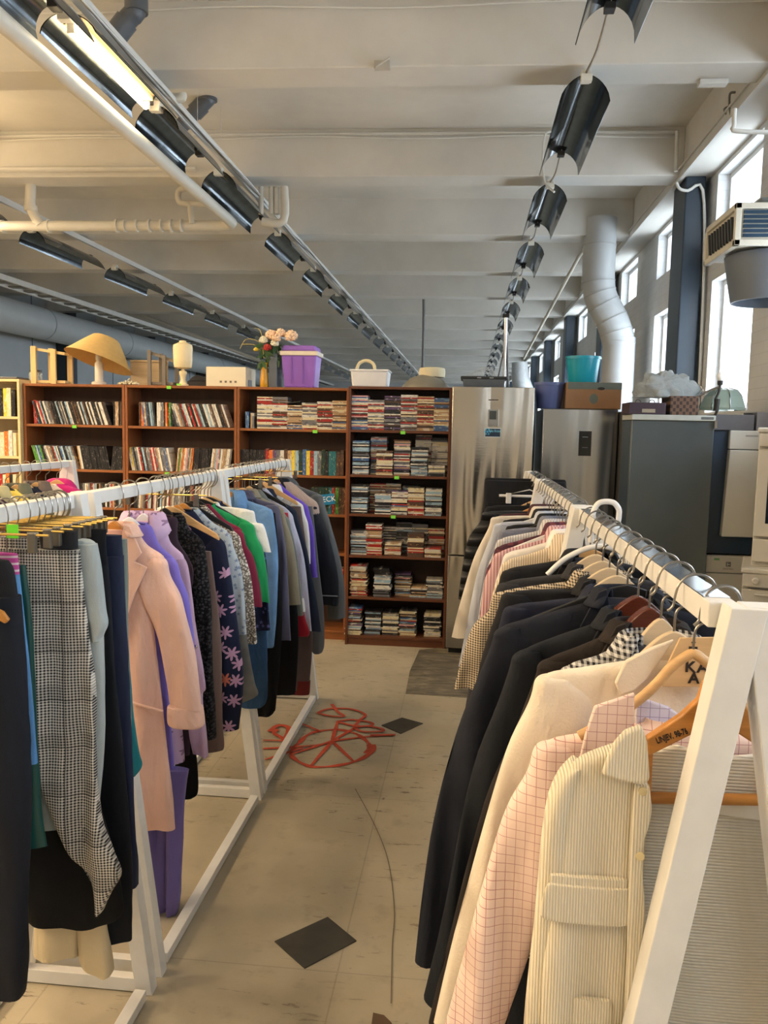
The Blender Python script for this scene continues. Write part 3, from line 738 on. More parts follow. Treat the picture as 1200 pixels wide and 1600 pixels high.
row(X(215), X(222), ZA[0], YA, ['brown', 'orange', 'orange', 'red'], 0, '%s DVD case upright at the left, top shelf of the ' + sB, 'upright orange DVDs, ' + sB, seed=9)
row(X(223), X(243), ZA[0], YA, ['blue', 'tan', 'blue', 'black', 'pale blue', 'pale blue', 'black'], -.12, '%s DVD case tilting slightly, top shelf of the ' + sB, 'blue DVD group, ' + sB, seed=10)
row(X(243), X(268), ZA[0], YA, ['white', 'white', 'grey', 'grey', 'black', 'orange', 'red', 'green', 'dark green', 'green'], 0, '%s DVD case upright mid-row, top shelf of the ' + sB, 'upright middle DVDs, ' + sB, seed=11)
row(X(270), X(358), ZA[0], YA, MIX + ['red'], -.33, '%s DVD case leaning on the right, top shelf of the ' + sB, 'DVDs leaning on the top shelf of the ' + sB, seed=12)
row(X(203), X(266), ZA[1], YA, ['white', 'yellow', 'grey', 'black', 'grey'] + [random.choice(MIX + ['blue', 'grey']) for _ in range(40)], -.19, '%s DVD case in the left half, second shelf of the ' + sB, 'second shelf DVDs, left half, ' + sB, seed=13)
row(X(272), X(298), ZA[1], YA, ['tan', 'green', 'tan', 'orange', 'white', 'pink', 'grey', 'tan', 'orange', 'pink'], .12, '%s DVD case in the middle, second shelf of the ' + sB, 'second shelf DVDs, middle, ' + sB, seed=14)
row(X(299), X(324), ZA[1], YA, ['black'] * 30, .08, '%s DVD case of the dark series, second shelf of the ' + sB, 'dark series DVDs, ' + sB, seed=15)
row(X(326), X(357), ZA[1], YA, ['white', 'tan', 'pale blue', 'pink', 'grey', 'white', 'tan'], .13, '%s DVD case at the right end, second shelf of the ' + sB, 'second shelf DVDs, right end, ' + sB, seed=16)
row(X(205), X(352), ZA[2], YA, MIX + ['pink', 'white', 'tan'], .05, '%s DVD case on the third shelf of the ' + sB, 'DVDs on the third shelf, ' + sB, seed=17)
sC = 'bookcase under the purple bin'
row(X(382), X(389), ZA[0], YA, ['blue', 'blue', 'white'], 0, '%s small box upright beside the CDs under the purple bin', 'small boxes beside the CDs, ' + sC, seed=18, h=.13)
row(X(390), X(396), ZA[0], YA, ['tan', 'grey'], 0, '%s slim case upright against the CD stacks under the purple bin', 'slim cases beside the CDs, ' + sC, seed=19, h=.12)
row(X(374), X(413), ZA[1], YA, ['black'] * 40, 0, '%s series case left of the video tapes, second shelf', 'black series, ' + sC, seed=20)
vc = ['red', 'orange', 'purple', 'grey', 'white', 'brown', 'tan', 'yellow', 'pale blue', 'dark green', 'blue', 'yellow', 'red', 'pale blue', 'grey', 'dark green', 'black', 'teal', 'teal', 'brown', 'brown']
vl = {}
x = X(414)
for i, c in enumerate(vc):
    o = item('video_tape', (.0285, .12, .19 if i % 5 else .2), c, (x + .0145, YA + .02, ZA[1] + .001))
    n = vl.get(c, 0); vl[c] = n + 1
    prev = vc[i - 1] if i else 'black series'; nx = vc[i + 1] if i + 1 < len(vc) else 'shelf side'
    tag(o, '%s video tape under the purple bin, between %s and %s' % (c, prev, nx), 'video tape', 'video tapes on the second shelf')
    x += .0300
bc = ['dark green', 'black', 'dark green', 'dark green', 'dark green', 'teal', 'red', 'green', 'brown', 'brown', 'tan']
x = X(487)
for i, c in enumerate(bc):
    o = item('hardback_book', (.026, .15, .21), c, (x + .013, YA + .02, ZA[2] + .001))
    tag(o, '%s hardback beside the CHECK sign, between %s and %s' % (c, bc[i - 1] if i else 'jackets', bc[i + 1] if i + 1 < len(bc) else 'shelf side'), 'book', 'old hardbacks beside the sign')
    x += .0275
row(X(512), X(528), ZA[3], YA, ['black'] * 9, -.32, '%s case leaning on the fourth shelf beside the black jacket', 'leaning black cases on the fourth shelf, ' + sC, seed=22)
row(X(522), X(540), ZA[4], YA, ['tan', 'red', 'black', 'brown', 'white'], 0, '%s case on the fifth shelf behind the black jacket', 'cases on the fifth shelf, ' + sC, seed=23)
t = thing('shelf_sign', 'blue tilted shelf sign with white letters CHECK, partly behind the black jacket', 'sign', tuple(at(506, 781, Y=6.33)))
M = Matrix.Rotation(-.14, 4, 'Y')
MB().box(-.085, .085, 0, .006, -.042, .042, M).build('sign_board', plain(C(20, 120, 170), .4), t, smooth=False)
o = text_part('lettering', 'CHECK', .058, plain(C(240, 240, 240), .4), t, (0, -.0015, 0), (PI / 2, -.14, 0))
# books in the birch case
R = random.Random(5)
for zi, (z, cl) in enumerate(((1.73, ['black', 'grey', 'black', 'yellow', 'cream', 'black']), (1.41, ['red', 'white', 'cream', 'orange', 'white', 'cream']), (1.08, ['orange', 'red', 'cream', 'orange', 'black', 'cream']))):
    x = -3.645 - .0
    for i, c in enumerate(reversed(cl)):
        w_ = R.choice((.026, .034, .03)); h_ = (.235, .21, .2)[zi] * R.uniform(.88, 1)
        x -= w_ + .002
        o = item('paperback_book', (w_, .14, round(h_, 3)), c, (x, 6.34, z + .001))
        tag(o, '%s-spined book, %s from the right on the birch bookcase\'s %s shelf' % (c, ('first', 'second', 'third', 'fourth', 'fifth', 'sixth')[i], ('top', 'second', 'third')[zi]), 'book', 'books in the birch bookcase')
# ---- compact discs
CDC = ['grey', 'white', 'black', 'brown', 'tan', 'cream', 'grey', 'black', 'cream', 'red', 'pale blue', 'pink', 'white', 'blue', 'purple']
CW, CT, CDP = .125, .0104, .142
STK = MB(); stk_cols = sorted(set(CDC)); count = 0
def stack(xc, z, yf, n, where, R, tilt=0, jit=.003, cols=None, solid=True):
    global count
    cols = cols or CDC
    for i in range(n):
        c = R.choice(cols); jx = R.uniform(-jit, jit); jy = R.uniform(0, jit * 1.5)
        if solid and count < 300:
            count += 1
            o = item('cd_case', (CW, CDP, CT - .0012), c, (xc + jx, yf + jy, z + i * CT + .001), 0, 0, True)
            tag(o, '%s-spined CD case in %s' % (c, where), 'CD', 'CDs in ' + where + ', ' + c)
        else:
            STK.cur = stk_cols.index(c)
            STK.box(xc + jx - CW / 2, xc + jx + CW / 2, yf + jy, yf + jy + CDP, z + i * CT + .001, z + (i + 1) * CT - .0005)
ORD = ['first', 'second', 'third', 'fourth', 'fifth', 'sixth']
R = random.Random(11)
XD = lambda px: at(px, 640, Y=YD).x
TH = [['white', 'pink', 'red', 'blue', 'black', 'cream'], ['white', 'cream', 'grey', 'red', 'grey'], ['black', 'grey', 'white', 'black', 'brown', 'purple'], ['white', 'cream', 'red', 'grey', 'brown'], ['brown', 'tan', 'tan', 'red', 'cream'], ['tan', 'cream', 'brown', 'tan', 'blue']]
for i, n in enumerate((25, 22, 25, 26, 25, 24)):
    stack(-.838 + .1262 * i, ZD[0], YD + .025, n, 'the %s stack, top shelf of the CD bookcase' % ORD[i], R, cols=TH[i], jit=.0006)
for i, n in enumerate((24, 24, 18, 20, 21, 22)):
    stack(X(412.5) + .1262 * .915 * i * 1.04, ZA[0], YA + .025, n, 'the %s stack, shelf under the purple bin' % ORD[i], R, cols=TH[(i * 2 + 1) % 6], jit=.0006)
stack(XD(564), ZD[1], YD + .02, 25, 'the leftmost stack on the second shelf of the CD bookcase', R, cols=['blue', 'pale blue', 'grey', 'white', 'black'], jit=.0015)
for z, L in ((ZD[1], ((591, 28, .08), (602, 18, 0), (629, 26, .02), (657, 21, .0), (661, 30, .146), (688, 28, .146), (685, 8, 0))),
             (ZD[2], ((563, 22, .01), (589, 22, .146), (601, 15, 0), (614, 22, .147), (627, 18, 0), (642, 21, .146), (653, 20, 0), (681, 20, 0))),
             (ZD[3], ((563, 18, .02), (587, 23, .02), (608, 20, .146), (618, 10, 0), (633, 24, .146), (654, 17, 0), (659, 23, .146), (686, 20, .146), (682, 7, 0))),
             (ZD[4], ((564, 24, .0), (602, 22, 0), (634, 17, .08), (660, 8, .05), (686, 14, .05))),
             (ZD[5], ((557, 21, 0), (588, 18, .03), (616, 18, .03), (644, 20, .03), (684, 18, .04)))):
    last = -9
    for (px, n, yo) in L:
        stack(min(XD(px), -.222), z, YD + .012 + yo, n, '', R, jit=.009 if z < .5 else .004, solid=False, cols=R.choice((CDC, ['grey', 'white', 'black', 'cream'], ['tan', 'cream', 'brown', 'red', 'white'], ['grey', 'pale blue', 'white', 'black'])))
tag(STK.build('cd_stacks', [SMH[c] for c in stk_cols], smooth=False), 'heaps of stacked CD cases on the second to bottom shelves beside the steel fridge', 'CDs', kind='stuff')
o = item('cd_case', (CW, CDP, CT - .001), 'black', (X(455) , YA + .03, ZA[0] + 18 * CT + .016), -.13, 0, True)
tag(o, 'tilted CD case lying askew on top of the third stack under the purple bin', 'CD')

# ================================================================ THINGS ON TOP OF THE BOOKCASES
YT = 6.47
def rel(px, py, Y, o): 
    q = at(px, py, Y=Y); return (q.x - o[0], q.z - o[2])
ZT = 2.001
# big tilted lampshade on its base
c = at(155, 600, Y=YT); t = thing('table_lamp', 'table lamp with wide crooked beige shade on top of the leftmost brown bookcase', 'lamp', (c.x, YT, ZT))
MB().lathe([(.06, 0), (.06, .02), (.034, .03), (.034, .17), (.02, .19), (.026, .2), (.026, .24), (.012, .25), (.012, .30)], n=20).build('lamp_base', plain(C(214, 206, 188), .25, 0, .05, 9, 0), t)
SHADE = plain(C(206, 170, 104), .8, 0, .06, 30, .05, name='parchment_shade')
M = Matrix.Translation((-.005, 0, .185)) @ Matrix.Rotation(-.26, 4, 'X') @ Matrix.Rotation(.25, 4, 'Y')
MB().lathe([(.275, 0), (.235, .045), (.165, .135), (.11, .2), (.085, .212), (.082, .208), (.106, .196), (.160, .132), (.231, .042), (.272, 0)], n=40, M=M, cap=False).build('lamp_shade', SHADE, t)
MB().tube([M @ Vector((0, 0, .05)), M @ Vector((0, 0, .21))], .004, 6).tube([M @ Vector((-.1, 0, .212)), M @ Vector((.1, 0, .212))], .003, 6).build('shade_carrier', CHROME, t)
# slatted wooden crate ends
def slats(label, pxs, y0, y1, Y, mat, w=.045, rails=()):
    c = at(sum(pxs) / len(pxs), 600, Y=Y)
    t = thing('slatted_rack', label, 'rack', (c.x, Y, ZT))
    for i, px in enumerate(pxs):
        a = at(px, y0[i] if isinstance(y0, list) else y0, Y=Y)
        MB().box(a.x - c.x - w / 2, a.x - c.x + w / 2, -.02 + (i % 2) * .1, .0 + (i % 2) * .1, 0, a.z - ZT).build('slat', mat, t, smooth=False, bevel=.002)
    a = at(pxs[0], y0 if not isinstance(y0, list) else y0[0], Y=Y); b = at(pxs[-1], y0 if not isinstance(y0, list) else y0[-1], Y=Y)
    MB().bar((a.x - c.x, .04, a.z - ZT - .02), (b.x - c.x, .04, b.z - ZT - .02), .08, .022).build('rail', mat, t, smooth=False)
    MB().bar((a.x - c.x, .04, .02), (b.x - c.x, .04, .02), .08, .022).build('rail', mat, t, smooth=False)
    return t
slats('pale wooden slatted rack standing upright left of the big lamp', [53, 71, 84, 101], [541, 543, 546, 549], 0, YT, wood(C(214, 186, 130), .5, 'z', 7, .15))
slats('grey-brown wooden slatted rack upright left of the small marble-like lamp', [234, 245, 257, 270], [547, 551, 555, 560], 0, YT + .02, wood(C(120, 112, 102), .5, 'z', 7, .2), w=.03)
c = at(222, 590, Y=6.57); tag(MB().box(c.x - .12, c.x + .2, 6.62, 6.63, ZT, ZT + .20).box(c.x - .12, c.x + .2, 6.61, 6.64, ZT + .2, ZT + .215).build('wooden_board', wood(C(200, 176, 140), .5, 'x', 6, .15), smooth=False, bevel=.002), 'pale wooden board standing behind the grey slatted rack', 'board')
t = thing('glass_jar', 'clear glass jar with a dark lid at the left end, behind the pale slatted rack', 'jar', (at(56, 590, Y=6.6).x, 6.6, ZT))
gj = NT('clear_glass'); gj.rm(.05, 0); gj.col((.9, .95, .95, 1)); gj.b.inputs['Transmission Weight'].default_value = .85; gj.b.inputs['IOR'].default_value = 1.3; CLEAR = gj.m
MB().lathe([(.05, 0), (.055, .02), (.055, .09), (.045, .10), (.045, .11), (.042, .11), (.05, .09), (.05, .01)], n=24).build('jar_body', CLEAR, t)
MB().lathe([(.05, .106), (.05, .12), (.02, .122)], n=24).build('lid', DARKM, t)
c = at(20, 590, Y=6.45); tag(MB().box(-3.98, -3.66, 6.38, 6.58, 2.031, 2.05).build('flat_tray', plain(C(70, 66, 62), .5), smooth=False, bevel=.006), 'flat dark tray lying on the birch bookcase at the left edge', 'tray')
# bead bowl
c = at(201, 597, Y=6.44); t = thing('bead_necklace', 'small heap of white beads beside the big lamp', 'beads', (c.x, 6.44, ZT))
m = MB(); RB = random.Random(3)
for i in range(80):
    a = RB.uniform(0, 6.28); r = RB.random() ** .5 * .09; z = .008 + max(0, (.045 * (1 - r / .09))) * RB.random()
    m.lathe([(.0005, -.008), (.006, -.005), (.008, 0), (.006, .005), (.0005, .008)], (r * math.cos(a), r * .6 * math.sin(a), z), 8)
o = m.build('beads', plain(C(226, 216, 186), .3), t, kind='stuff')
# alabaster lamp
c = at(286, 600, Y=6.44); t = thing('table_lamp', 'small cream marble-like lamp with cylindrical shade and turned foot', 'lamp', (c.x, 6.44, ZT))
ALA = plain(C(232, 214, 170), .3, 0, .12, 8, 0, name='cream_alabaster')
MB().lathe([(.045, 0), (.045, .012), (.03, .02), (.02, .05), (.024, .08), (.032, .10), (.03, .115), (.012, .125), (.012, .14)], n=24).build('lamp_base', ALA, t)
MB().lathe([(.035, .135), (.068, .145), (.074, .18), (.078, .30), (.074, .325), (.05, .335), (.03, .345), (.028, .355), (.015, .36)], n=30).build('lamp_shade', ALA, t)
MB().box(-.018, .018, -.1, -.098, .0, .014).build('price_tag', TAGG, t, smooth=False)
# dark stuff beside it
c = at(312, 590, Y=6.62); tag(MB().box(c.x - .10, c.x + .08, 6.6, 6.7, ZT, ZT + .05).prism([(c.x - .09, ZT + .05), (c.x + .07, ZT + .05), (c.x + .03, ZT + .09), (c.x - .02, ZT + .10), (c.x - .06, ZT + .08)], 6.6, 6.69).build('dark_box', plain(C(44, 46, 52), .5, 0, .2), smooth=False, bevel=.004), 'dark low box behind the small lamp and the white carton', 'box')
# white box
a = at(322, 606, Y=6.42); b = at(384, 577, Y=6.42)
t = thing('carton', 'plain white carton with tiny printed marks, on top of the second bookcase', 'box', ((a.x + b.x) / 2, 6.42, ZT))
w = (b.x - a.x) / 2
MB().box(-w, w, 0, .3, 0, .155).build('carton_body', plain(C(226, 216, 190), .6, 0, .04, 9, .02), t, smooth=False, bevel=.003)
m = MB()
for i, dx in enumerate((-.05, -.01, .03, .07)): m.box(dx, dx + .018, -.001, 0, .03, .046)
m.build('printed_mark', plain(C(120, 112, 100), .6), t, smooth=False)
c = at(392, 595, Y=6.75); tag(MB().box(c.x - .03, c.x + .05, 6.5, 6.6, ZT, ZT + .06).build('dark_box', BLACKP, smooth=False, bevel=.003), 'small black box between the white carton and the flower vase', 'box')
# flower vase
c = at(413, 607, Y=6.44); t = thing('flower_vase', 'yellow vase of artificial flowers, peach and white with one red rose', 'vase', (c.x, 6.44, ZT))
MB().lathe([(.03, 0), (.034, .01), (.034, .05), (.026, .12), (.024, .17), (.03, .19), (.025, .19)], n=24).build('vase', plain(C(206, 150, 30), .3, 0, .15, 12, .02), t)
LEAF = plain(C(48, 84, 44), .6, 0, .3, 20, .1); 
def bloom(cx, cy, cz, r, mat, par, seed, n=26):
    m = MB(); Rr = random.Random(seed)
    for i in range(n):
        th = Rr.uniform(0, 6.28); ph = math.acos(Rr.uniform(-.5, 1))
        d = Vector((math.sin(ph) * math.cos(th), math.sin(ph) * math.sin(th), math.cos(ph)))
        p = Vector((cx, cy, cz)) + d * r * .7; s = r * .5
        u = d.orthogonal().normalized(); v = d.cross(u)
        q = [p - u * s * .6 - d * .2 * s, p + v * s * .7, p + u * s * .6, p - v * s * .7, p + d * s * .5]
        m.add(q, [(0, 1, 4), (1, 2, 4), (2, 3, 4), (3, 0, 4)])
    m.lathe([(.001, -r * .6), (r * .5, -r * .4), (r * .68, 0), (r * .5, r * .45), (.001, r * .6)], (cx, cy, cz), 14)
    return m.build('blossom', mat, par)
PEACH = plain(C(240, 206, 176), .7, 0, .12, 40, .05); WHF = plain(C(230, 228, 205), .7, 0, .1, 40, .05); REDF = plain(C(176, 44, 40), .6, 0, .2, 40, .05)
for (px, py, r, mt, i) in ((425, 525, .042, PEACH, 1), (440, 522, .036, PEACH, 2), (457, 527, .045, PEACH, 3), (436, 531, .03, PEACH, 8), (414, 533, .03, WHF, 4), (432, 538, .028, WHF, 5), (421, 545, .028, REDF, 6), (404, 548, .016, plain(C(216, 190, 60), .6), 7)):
    x, z = rel(px, py, 6.44, (c.x, 0, ZT)); bloom(x, -.01 - .01 * i, z, r * 1.3, mt, t, i, 60)
m = MB(); RL = random.Random(8)
for i in range(44):
    x, z = rel(RL.uniform(403, 436), RL.uniform(538, 572), 6.44, (c.x, 0, ZT)); y = RL.uniform(-.04, .05)
    a = RL.uniform(0, 6.28); L = .045; p = Vector((x, y, z)); u = Vector((math.cos(a), RL.uniform(-.4, .4), math.sin(a))) * L; v = Vector((-math.sin(a), .3, math.cos(a))) * L * .35
    m.add([p - u, p + v, p + u, p - v], [(0, 1, 2, 3)])
m.build('leaf', LEAF, t, kind='stuff')
for pts in ([(413, 560), (405, 535), (385, 530), (375, 545)], [(413, 560), (408, 520), (398, 512)], [(413, 560), (400, 540), (378, 538)]):
    MB().tube(smooth_path([(lambda q: (q[0], 0, q[1]))(rel(a_, b_, 6.44, (c.x, 0, ZT))) for a_, b_ in pts], 5), .0025, 5).build('grass_blade', plain(C(196, 180, 110), .6), t)
a = at(420, 606, Y=6.42); b = at(437, 552, Y=6.42)
tag(MB().box(a.x, b.x - .02, 6.42, 6.62, ZT, ZT + .27).build('ring_binder', plain(C(84, 92, 102), .5, 0, .1), smooth=False, bevel=.004), 'dark grey upright board between the flower vase and the purple bin', 'binder')
# purple bin
a = at(438, 607, Y=6.40); b = at(493, 607, Y=6.40); cx = (a.x + b.x) / 2; w = (b.x - a.x) / 2
t = thing('storage_bin', 'purple plastic bin with white rim band on top of the bookcase', 'bin', (cx, 6.42, ZT))
PUR = plain(C(146, 100, 196), .35, 0, .06, 8, .01, name='purple_plastic')
def taper(m, w0, w1, d, z0, z1, y0=0, k=.9):
    m.add([(-w0, y0 + d * (1 - k), z0), (w0, y0 + d * (1 - k), z0), (w0, y0 + d * k, z0), (-w0, y0 + d * k, z0), (-w1, y0, z1), (w1, y0, z1), (w1, y0 + d, z1), (-w1, y0 + d, z1)],
          [(0, 3, 2, 1), (4, 5, 6, 7), (0, 1, 5, 4), (1, 2, 6, 5), (2, 3, 7, 6), (3, 0, 4, 7)]); return m
taper(MB(), w * .86, w * 1.0, .24, 0, .255).build('bin_body', PUR, t, smooth=False, bevel=.012)
m = MB(); m.box(-.06, -.055, -.003, .004, .03, .24).box(.03, .035, -.003, .004, .03, .24); m.build('rib', plain(C(120, 80, 170), .4), t, smooth=False)
taper(MB(), w * 1.05, w * 1.1, .26, .25, .285, -.012, 1.0).build('rim_band', plain(C(226, 214, 196), .4), t, smooth=False, bevel=.006)
taper(MB(), w * .98, w * .9, .24, .285, .33, 0, 1.0).build('lid', PUR, t, smooth=False, bevel=.012)
# white plastic tub with round hoop behind
a = at(547, 605, Y=6.36); b = at(606, 605, Y=6.36); cx = (a.x + b.x) / 2; w = (b.x - a.x) / 2
t = thing('plastic_tub', 'white plastic tub standing across the gap between the bookcases', 'tub', (cx, 6.36, 2.012))
taper(MB(), w * .92, w, .24, 0, .125).build('tub_body', WPLAST, t, smooth=False, bevel=.012)
MB().box(-w - .006, w + .006, -.008, .248, .12, .135).build('tub_rim', WPLAST, t, smooth=False, bevel=.005)
q = at(573, 576, Y=6.5); 
M = Matrix.Translation((q.x, 6.45, 2.155)) @ Matrix.Rotation(PI / 2 - .3, 4, 'X')
t2 = MB().tube([M @ Vector((.07 * math.cos(a_), .07 * math.sin(a_), 0)) for a_ in [2 * PI * i / 30 for i in range(31)]], .013, 10).build('round_hoop', plain(C(222, 206, 166), .5))
tag(t2, 'cream round hoop sticking out of the white plastic tub', 'hoop')
# lampshades on the cd bookcase
c = at(665, 606, Y=6.42); t = thing('conical_lampshade', 'grey conical lamp shade lying wide side down over the CD bookcase', 'lampshade', (c.x, 6.42, 2.012))
MB().lathe([(.19, 0), (.185, .012), (.12, .075), (.05, .10), (.05, .096), (.115, .07), (.18, .01)], n=40, sx=1, sy=.8, cap=False).build('shade', plain(C(140, 136, 124), .4, .3, .1), t)
MB().lathe([(.012, .02), (.02, .04), (.02, .08), (.01, .09)], n=12).build('lamp_socket', plain(C(96, 50, 30), .5), t)
c = at(675, 590, Y=6.46); t = thing('drum_lampshade', 'cream pleated drum lamp shade behind the grey conical one', 'lampshade', (c.x, 6.46, 2.098))
MB().lathe([(.098, 0), (.104, .035), (.098, .068), (.06, .076), (.0, .077)], n=48, cap=False).build('shade', stripes(C(222, 212, 184), C(196, 184, 150), fx=90, rough=.8), t)
# ---- on and behind the tall fridge
a = at(722, 603, Y=6.1); b = at(790, 603, Y=6.1); cx = (a.x + b.x) / 2; w = (b.x - a.x) / 2; ZF = 2.012
t = thing('storage_tub', 'grey plastic tub with black lid on top of the tall steel fridge', 'tub', (cx, 6.12, ZF))
taper(MB(), w * .92, w, .3, 0, .06).build('tub_body', plain(C(104, 110, 116), .4), t, smooth=False, bevel=.008)
m = MB(); m.box(-w - .012, w + .012, -.01, .31, .058, .078); m.build('lid', plain(C(34, 38, 40), .4), t, smooth=False, bevel=.005)
m = MB(); m.box(-.05, -.02, -.012, -.009, .062, .07).box(.04, .07, -.012, -.009, .062, .07); m.build('clip', plain(C(150, 154, 156), .4), t, smooth=False)
m = MB()
for k in range(4):
    m.tube(smooth_path([(-.13 + .04 * k, .1, .078), (-.10 + .03 * k, .1, .105 + .012 * k), (0 + .02 * k, .12, .12 + .01 * k), (.07, .13, .10 + .008 * k), (.10, .14, .079)], 6), .0025, 5)
tag(m.build('wire_coil', plain(C(190, 192, 190), .4), loc=(cx, 6.12, ZF)), 'loose loops of white wire on the lid of the grey tub', 'wire')
a = at(788, 600, Y=6.36); b = at(787, 492, Y=6.36); t = thing('metal_stand', 'slim folding metal tripod pole standing on the tall steel fridge', 'stand', (a.x, 6.36, ZF))
MB().tube([(0, 0, 0), (-.006, 0, b.z - ZF)], .013, 10).build('pole', CHROME, t)
MB().tube([(.03, 0, 0), (.0, 0, b.z - ZF - .06)], .007, 8).tube([(-.06, .0, .02), (-.01, 0, .3)], .006, 8).build('leg', DARKM, t)
MB().box(-.03, .02, -.015, .015, b.z - ZF - .02, b.z - ZF + .005).build('top_clamp', BLACKP, t, smooth=False)

# ================================================================ APPLIANCES
STL = steel(C(188, 182, 172), .15, .42); STL2 = steel(C(164, 164, 162), .2, .2)
SIDEM = plain(C(60, 64, 70), .4, .3, .05, 6, .01, name='dark_grey_panel'); GASK = plain(C(28, 30, 34), .6)
def fridge(label, x0, x1, yf, D, H, split, mat, side, name='fridge', curve=.012):
    t = thing(name, label, 'fridge', ((x0 + x1) / 2, yf, 0)); w = (x1 - x0) / 2
    MB().box(-w, w, .06, D, .05, H - .004).build('cabinet', side, t, smooth=False, bevel=.006)
    MB().box(-w + .01, w - .01, .05, .062, .06, H - .02).build('gasket', GASK, t, smooth=False)
    MB().box(-w + .02, w - .02, .09, D - .05, 0, .05).build('plinth', GASK, t, smooth=False)
    zs = [(.06, split - .004), (split + .004, H)] if split else [(.06, H)]
    for z0, z1 in reversed(zs):
        vs = []; n = 16; m = MB()
        poly = [(w * (2 * i / n - 1), curve * (2 * i / n - 1) ** 2) for i in range(n + 1)] + [(w, .05), (-w, .05)]
        m.prism(poly, z0, z1, 'z'); m.build('door', mat, t, smooth=True, bevel=.004, ang=25)
    return t, w
FX0, FX1 = at(703, 640, Y=6.05).x, at(835, 640, Y=6.05).x
FX0 = -.128
t, w = fridge('tall brushed steel fridge-freezer standing right of the CD bookcase', FX0, FX1, 6.05, .66, 2.01, .765, STL, SIDEM)
cx = (FX0 + FX1) / 2
def onf(px, py, Y=6.05, cx=cx): q = at(px, py, Y=Y); return q.x - cx, q.z
x0, z0 = onf(762, 666); x1, z1 = onf(780, 640)
m = MB(); m.box(x0, x1, -.004, .006, z0, z1); m.build('control_panel', plain(C(150, 150, 148), .3, .6), t, smooth=False, bevel=.002)
MB().box(x0 + .01, x1 - .02, -.006, -.003, z0 + .05, z1 - .01).build('display', plain(C(60, 66, 66), .15), t, smooth=False)
MB().box(x1 - .008, x1 + .002, -.009, 0, z0, z1).build('panel_edge', CHROME, t, smooth=False)
x0, z0 = onf(757, 683); x1, z1 = onf(783, 669)
MB().box(x0, x1, -.003, .006, z0, z1).build('sticker_border', plain(C(196, 206, 210), .4), t, smooth=False)
MB().box(x0 + .005, x1 - .005, -.0045, -.002, z0 + .005, z1 - .005).build('sticker', plain(C(18, 44, 66), .3), t, smooth=False)
text_part('lettering', 'No frost', .026, plain(C(120, 200, 230), .4), t, ((x0 + x1) / 2 + .014, -.0052, (z0 + z1) / 2 + .012), space=.95)
m = MB()
for k in range(6):
    a_ = k * PI / 3; cx_, cz_ = x0 + .02, (z0 + z1) / 2 + .006
    m.bar((cx_, -.0055, cz_), (cx_ + .026 * math.cos(a_), -.0055, cz_ + .026 * math.sin(a_)), .003, .003, up=(0, 1, 0))
    for s in (-1, 1): m.bar((cx_ + .016 * math.cos(a_), -.0055, cz_ + .016 * math.sin(a_)), (cx_ + .024 * math.cos(a_ + .35 * s), -.0055, cz_ + .024 * math.sin(a_ + .35 * s)), .0025, .0025, up=(0, 1, 0))
m.build('snowflake', plain(C(80, 180, 226), .4), t, smooth=False)
x0, z0 = onf(771, 625)
MB().box(x0 - .035, x0 + .035, -.001, .004, z0 - .004, z0 + .004).build('brand_plate', plain(C(96, 90, 84), .3, .6), t, smooth=False)
# second fridge
t, w = fridge('lower steel fridge with small black display, right of the tall fridge', .535, 1.07, 6.1, .62, 1.862, None, STL2, SIDEM)
q = at(914, 693, Y=6.1); cx2 = (.535 + 1.07) / 2
MB().box(q.x - cx2 - .045, q.x - cx2 + .045, -.002, .012, q.z - .09, q.z + .09).build('display', plain(C(20, 26, 34), .1), t, smooth=False)
text_part('display_mark', 'ᴇ', .02, plain(C(120, 130, 140), .4), t, (q.x - cx2, -.0025, q.z + .06)) if False else None
MB().box(q.x - cx2 - .02, q.x - cx2 + .02, -.0028, -.0018, q.z + .045, q.z + .049).box(q.x - cx2 - .02, q.x - cx2 + .02, -.0028, -.0018, q.z - .03, q.z - .028).build('display_mark', plain(C(130, 140, 150), .4), t, smooth=False)
t = thing('fridge', 'narrow slice of a steel-edged appliance squeezed between the steel and the grey fridge', 'fridge', (1.13, 5.98, 0))
MB().box(-.05, .055, .03, .6, 0, 1.85).build('cabinet', plain(C(60, 58, 56), .4, .4), t, smooth=False, bevel=.004)
MB().box(.0, .045, .0, .035, .05, 1.85).build('door', STL2, t, smooth=False, bevel=.008)
MB().box(-.048, -.002, .005, .03, .05, 1.85).build('door_edge', plain(C(84, 78, 72), .4, .3), t, smooth=False)
# grey cabinet fridge
GX0, GX1 = 1.072, 1.60
DGR = plain(C(84, 92, 96), .3, .35, .12, 3, .02, name='smudged_dark_grey_door')
t, w = fridge('dark grey fridge with a plain smudged door and light top edge', GX0, GX1, 5.6, .34, 1.785, None, DGR, plain(C(40, 56, 72), .4), curve=.0)
MB().box(-w - .004, w + .004, -.012, .34, 1.785, 1.822).build('top_edge', plain(C(178, 182, 178), .4, .2), t, smooth=False, bevel=.004)
MB().box(w - .09, w - .01, -.014, -.01, 1.795, 1.812).build('name_plate', plain(C(90, 94, 94), .4), t, smooth=False)
MB().box(w - .005, w + .012, -.02, .03, 1.74, 1.79).build('hinge', CHROME, t, smooth=False)
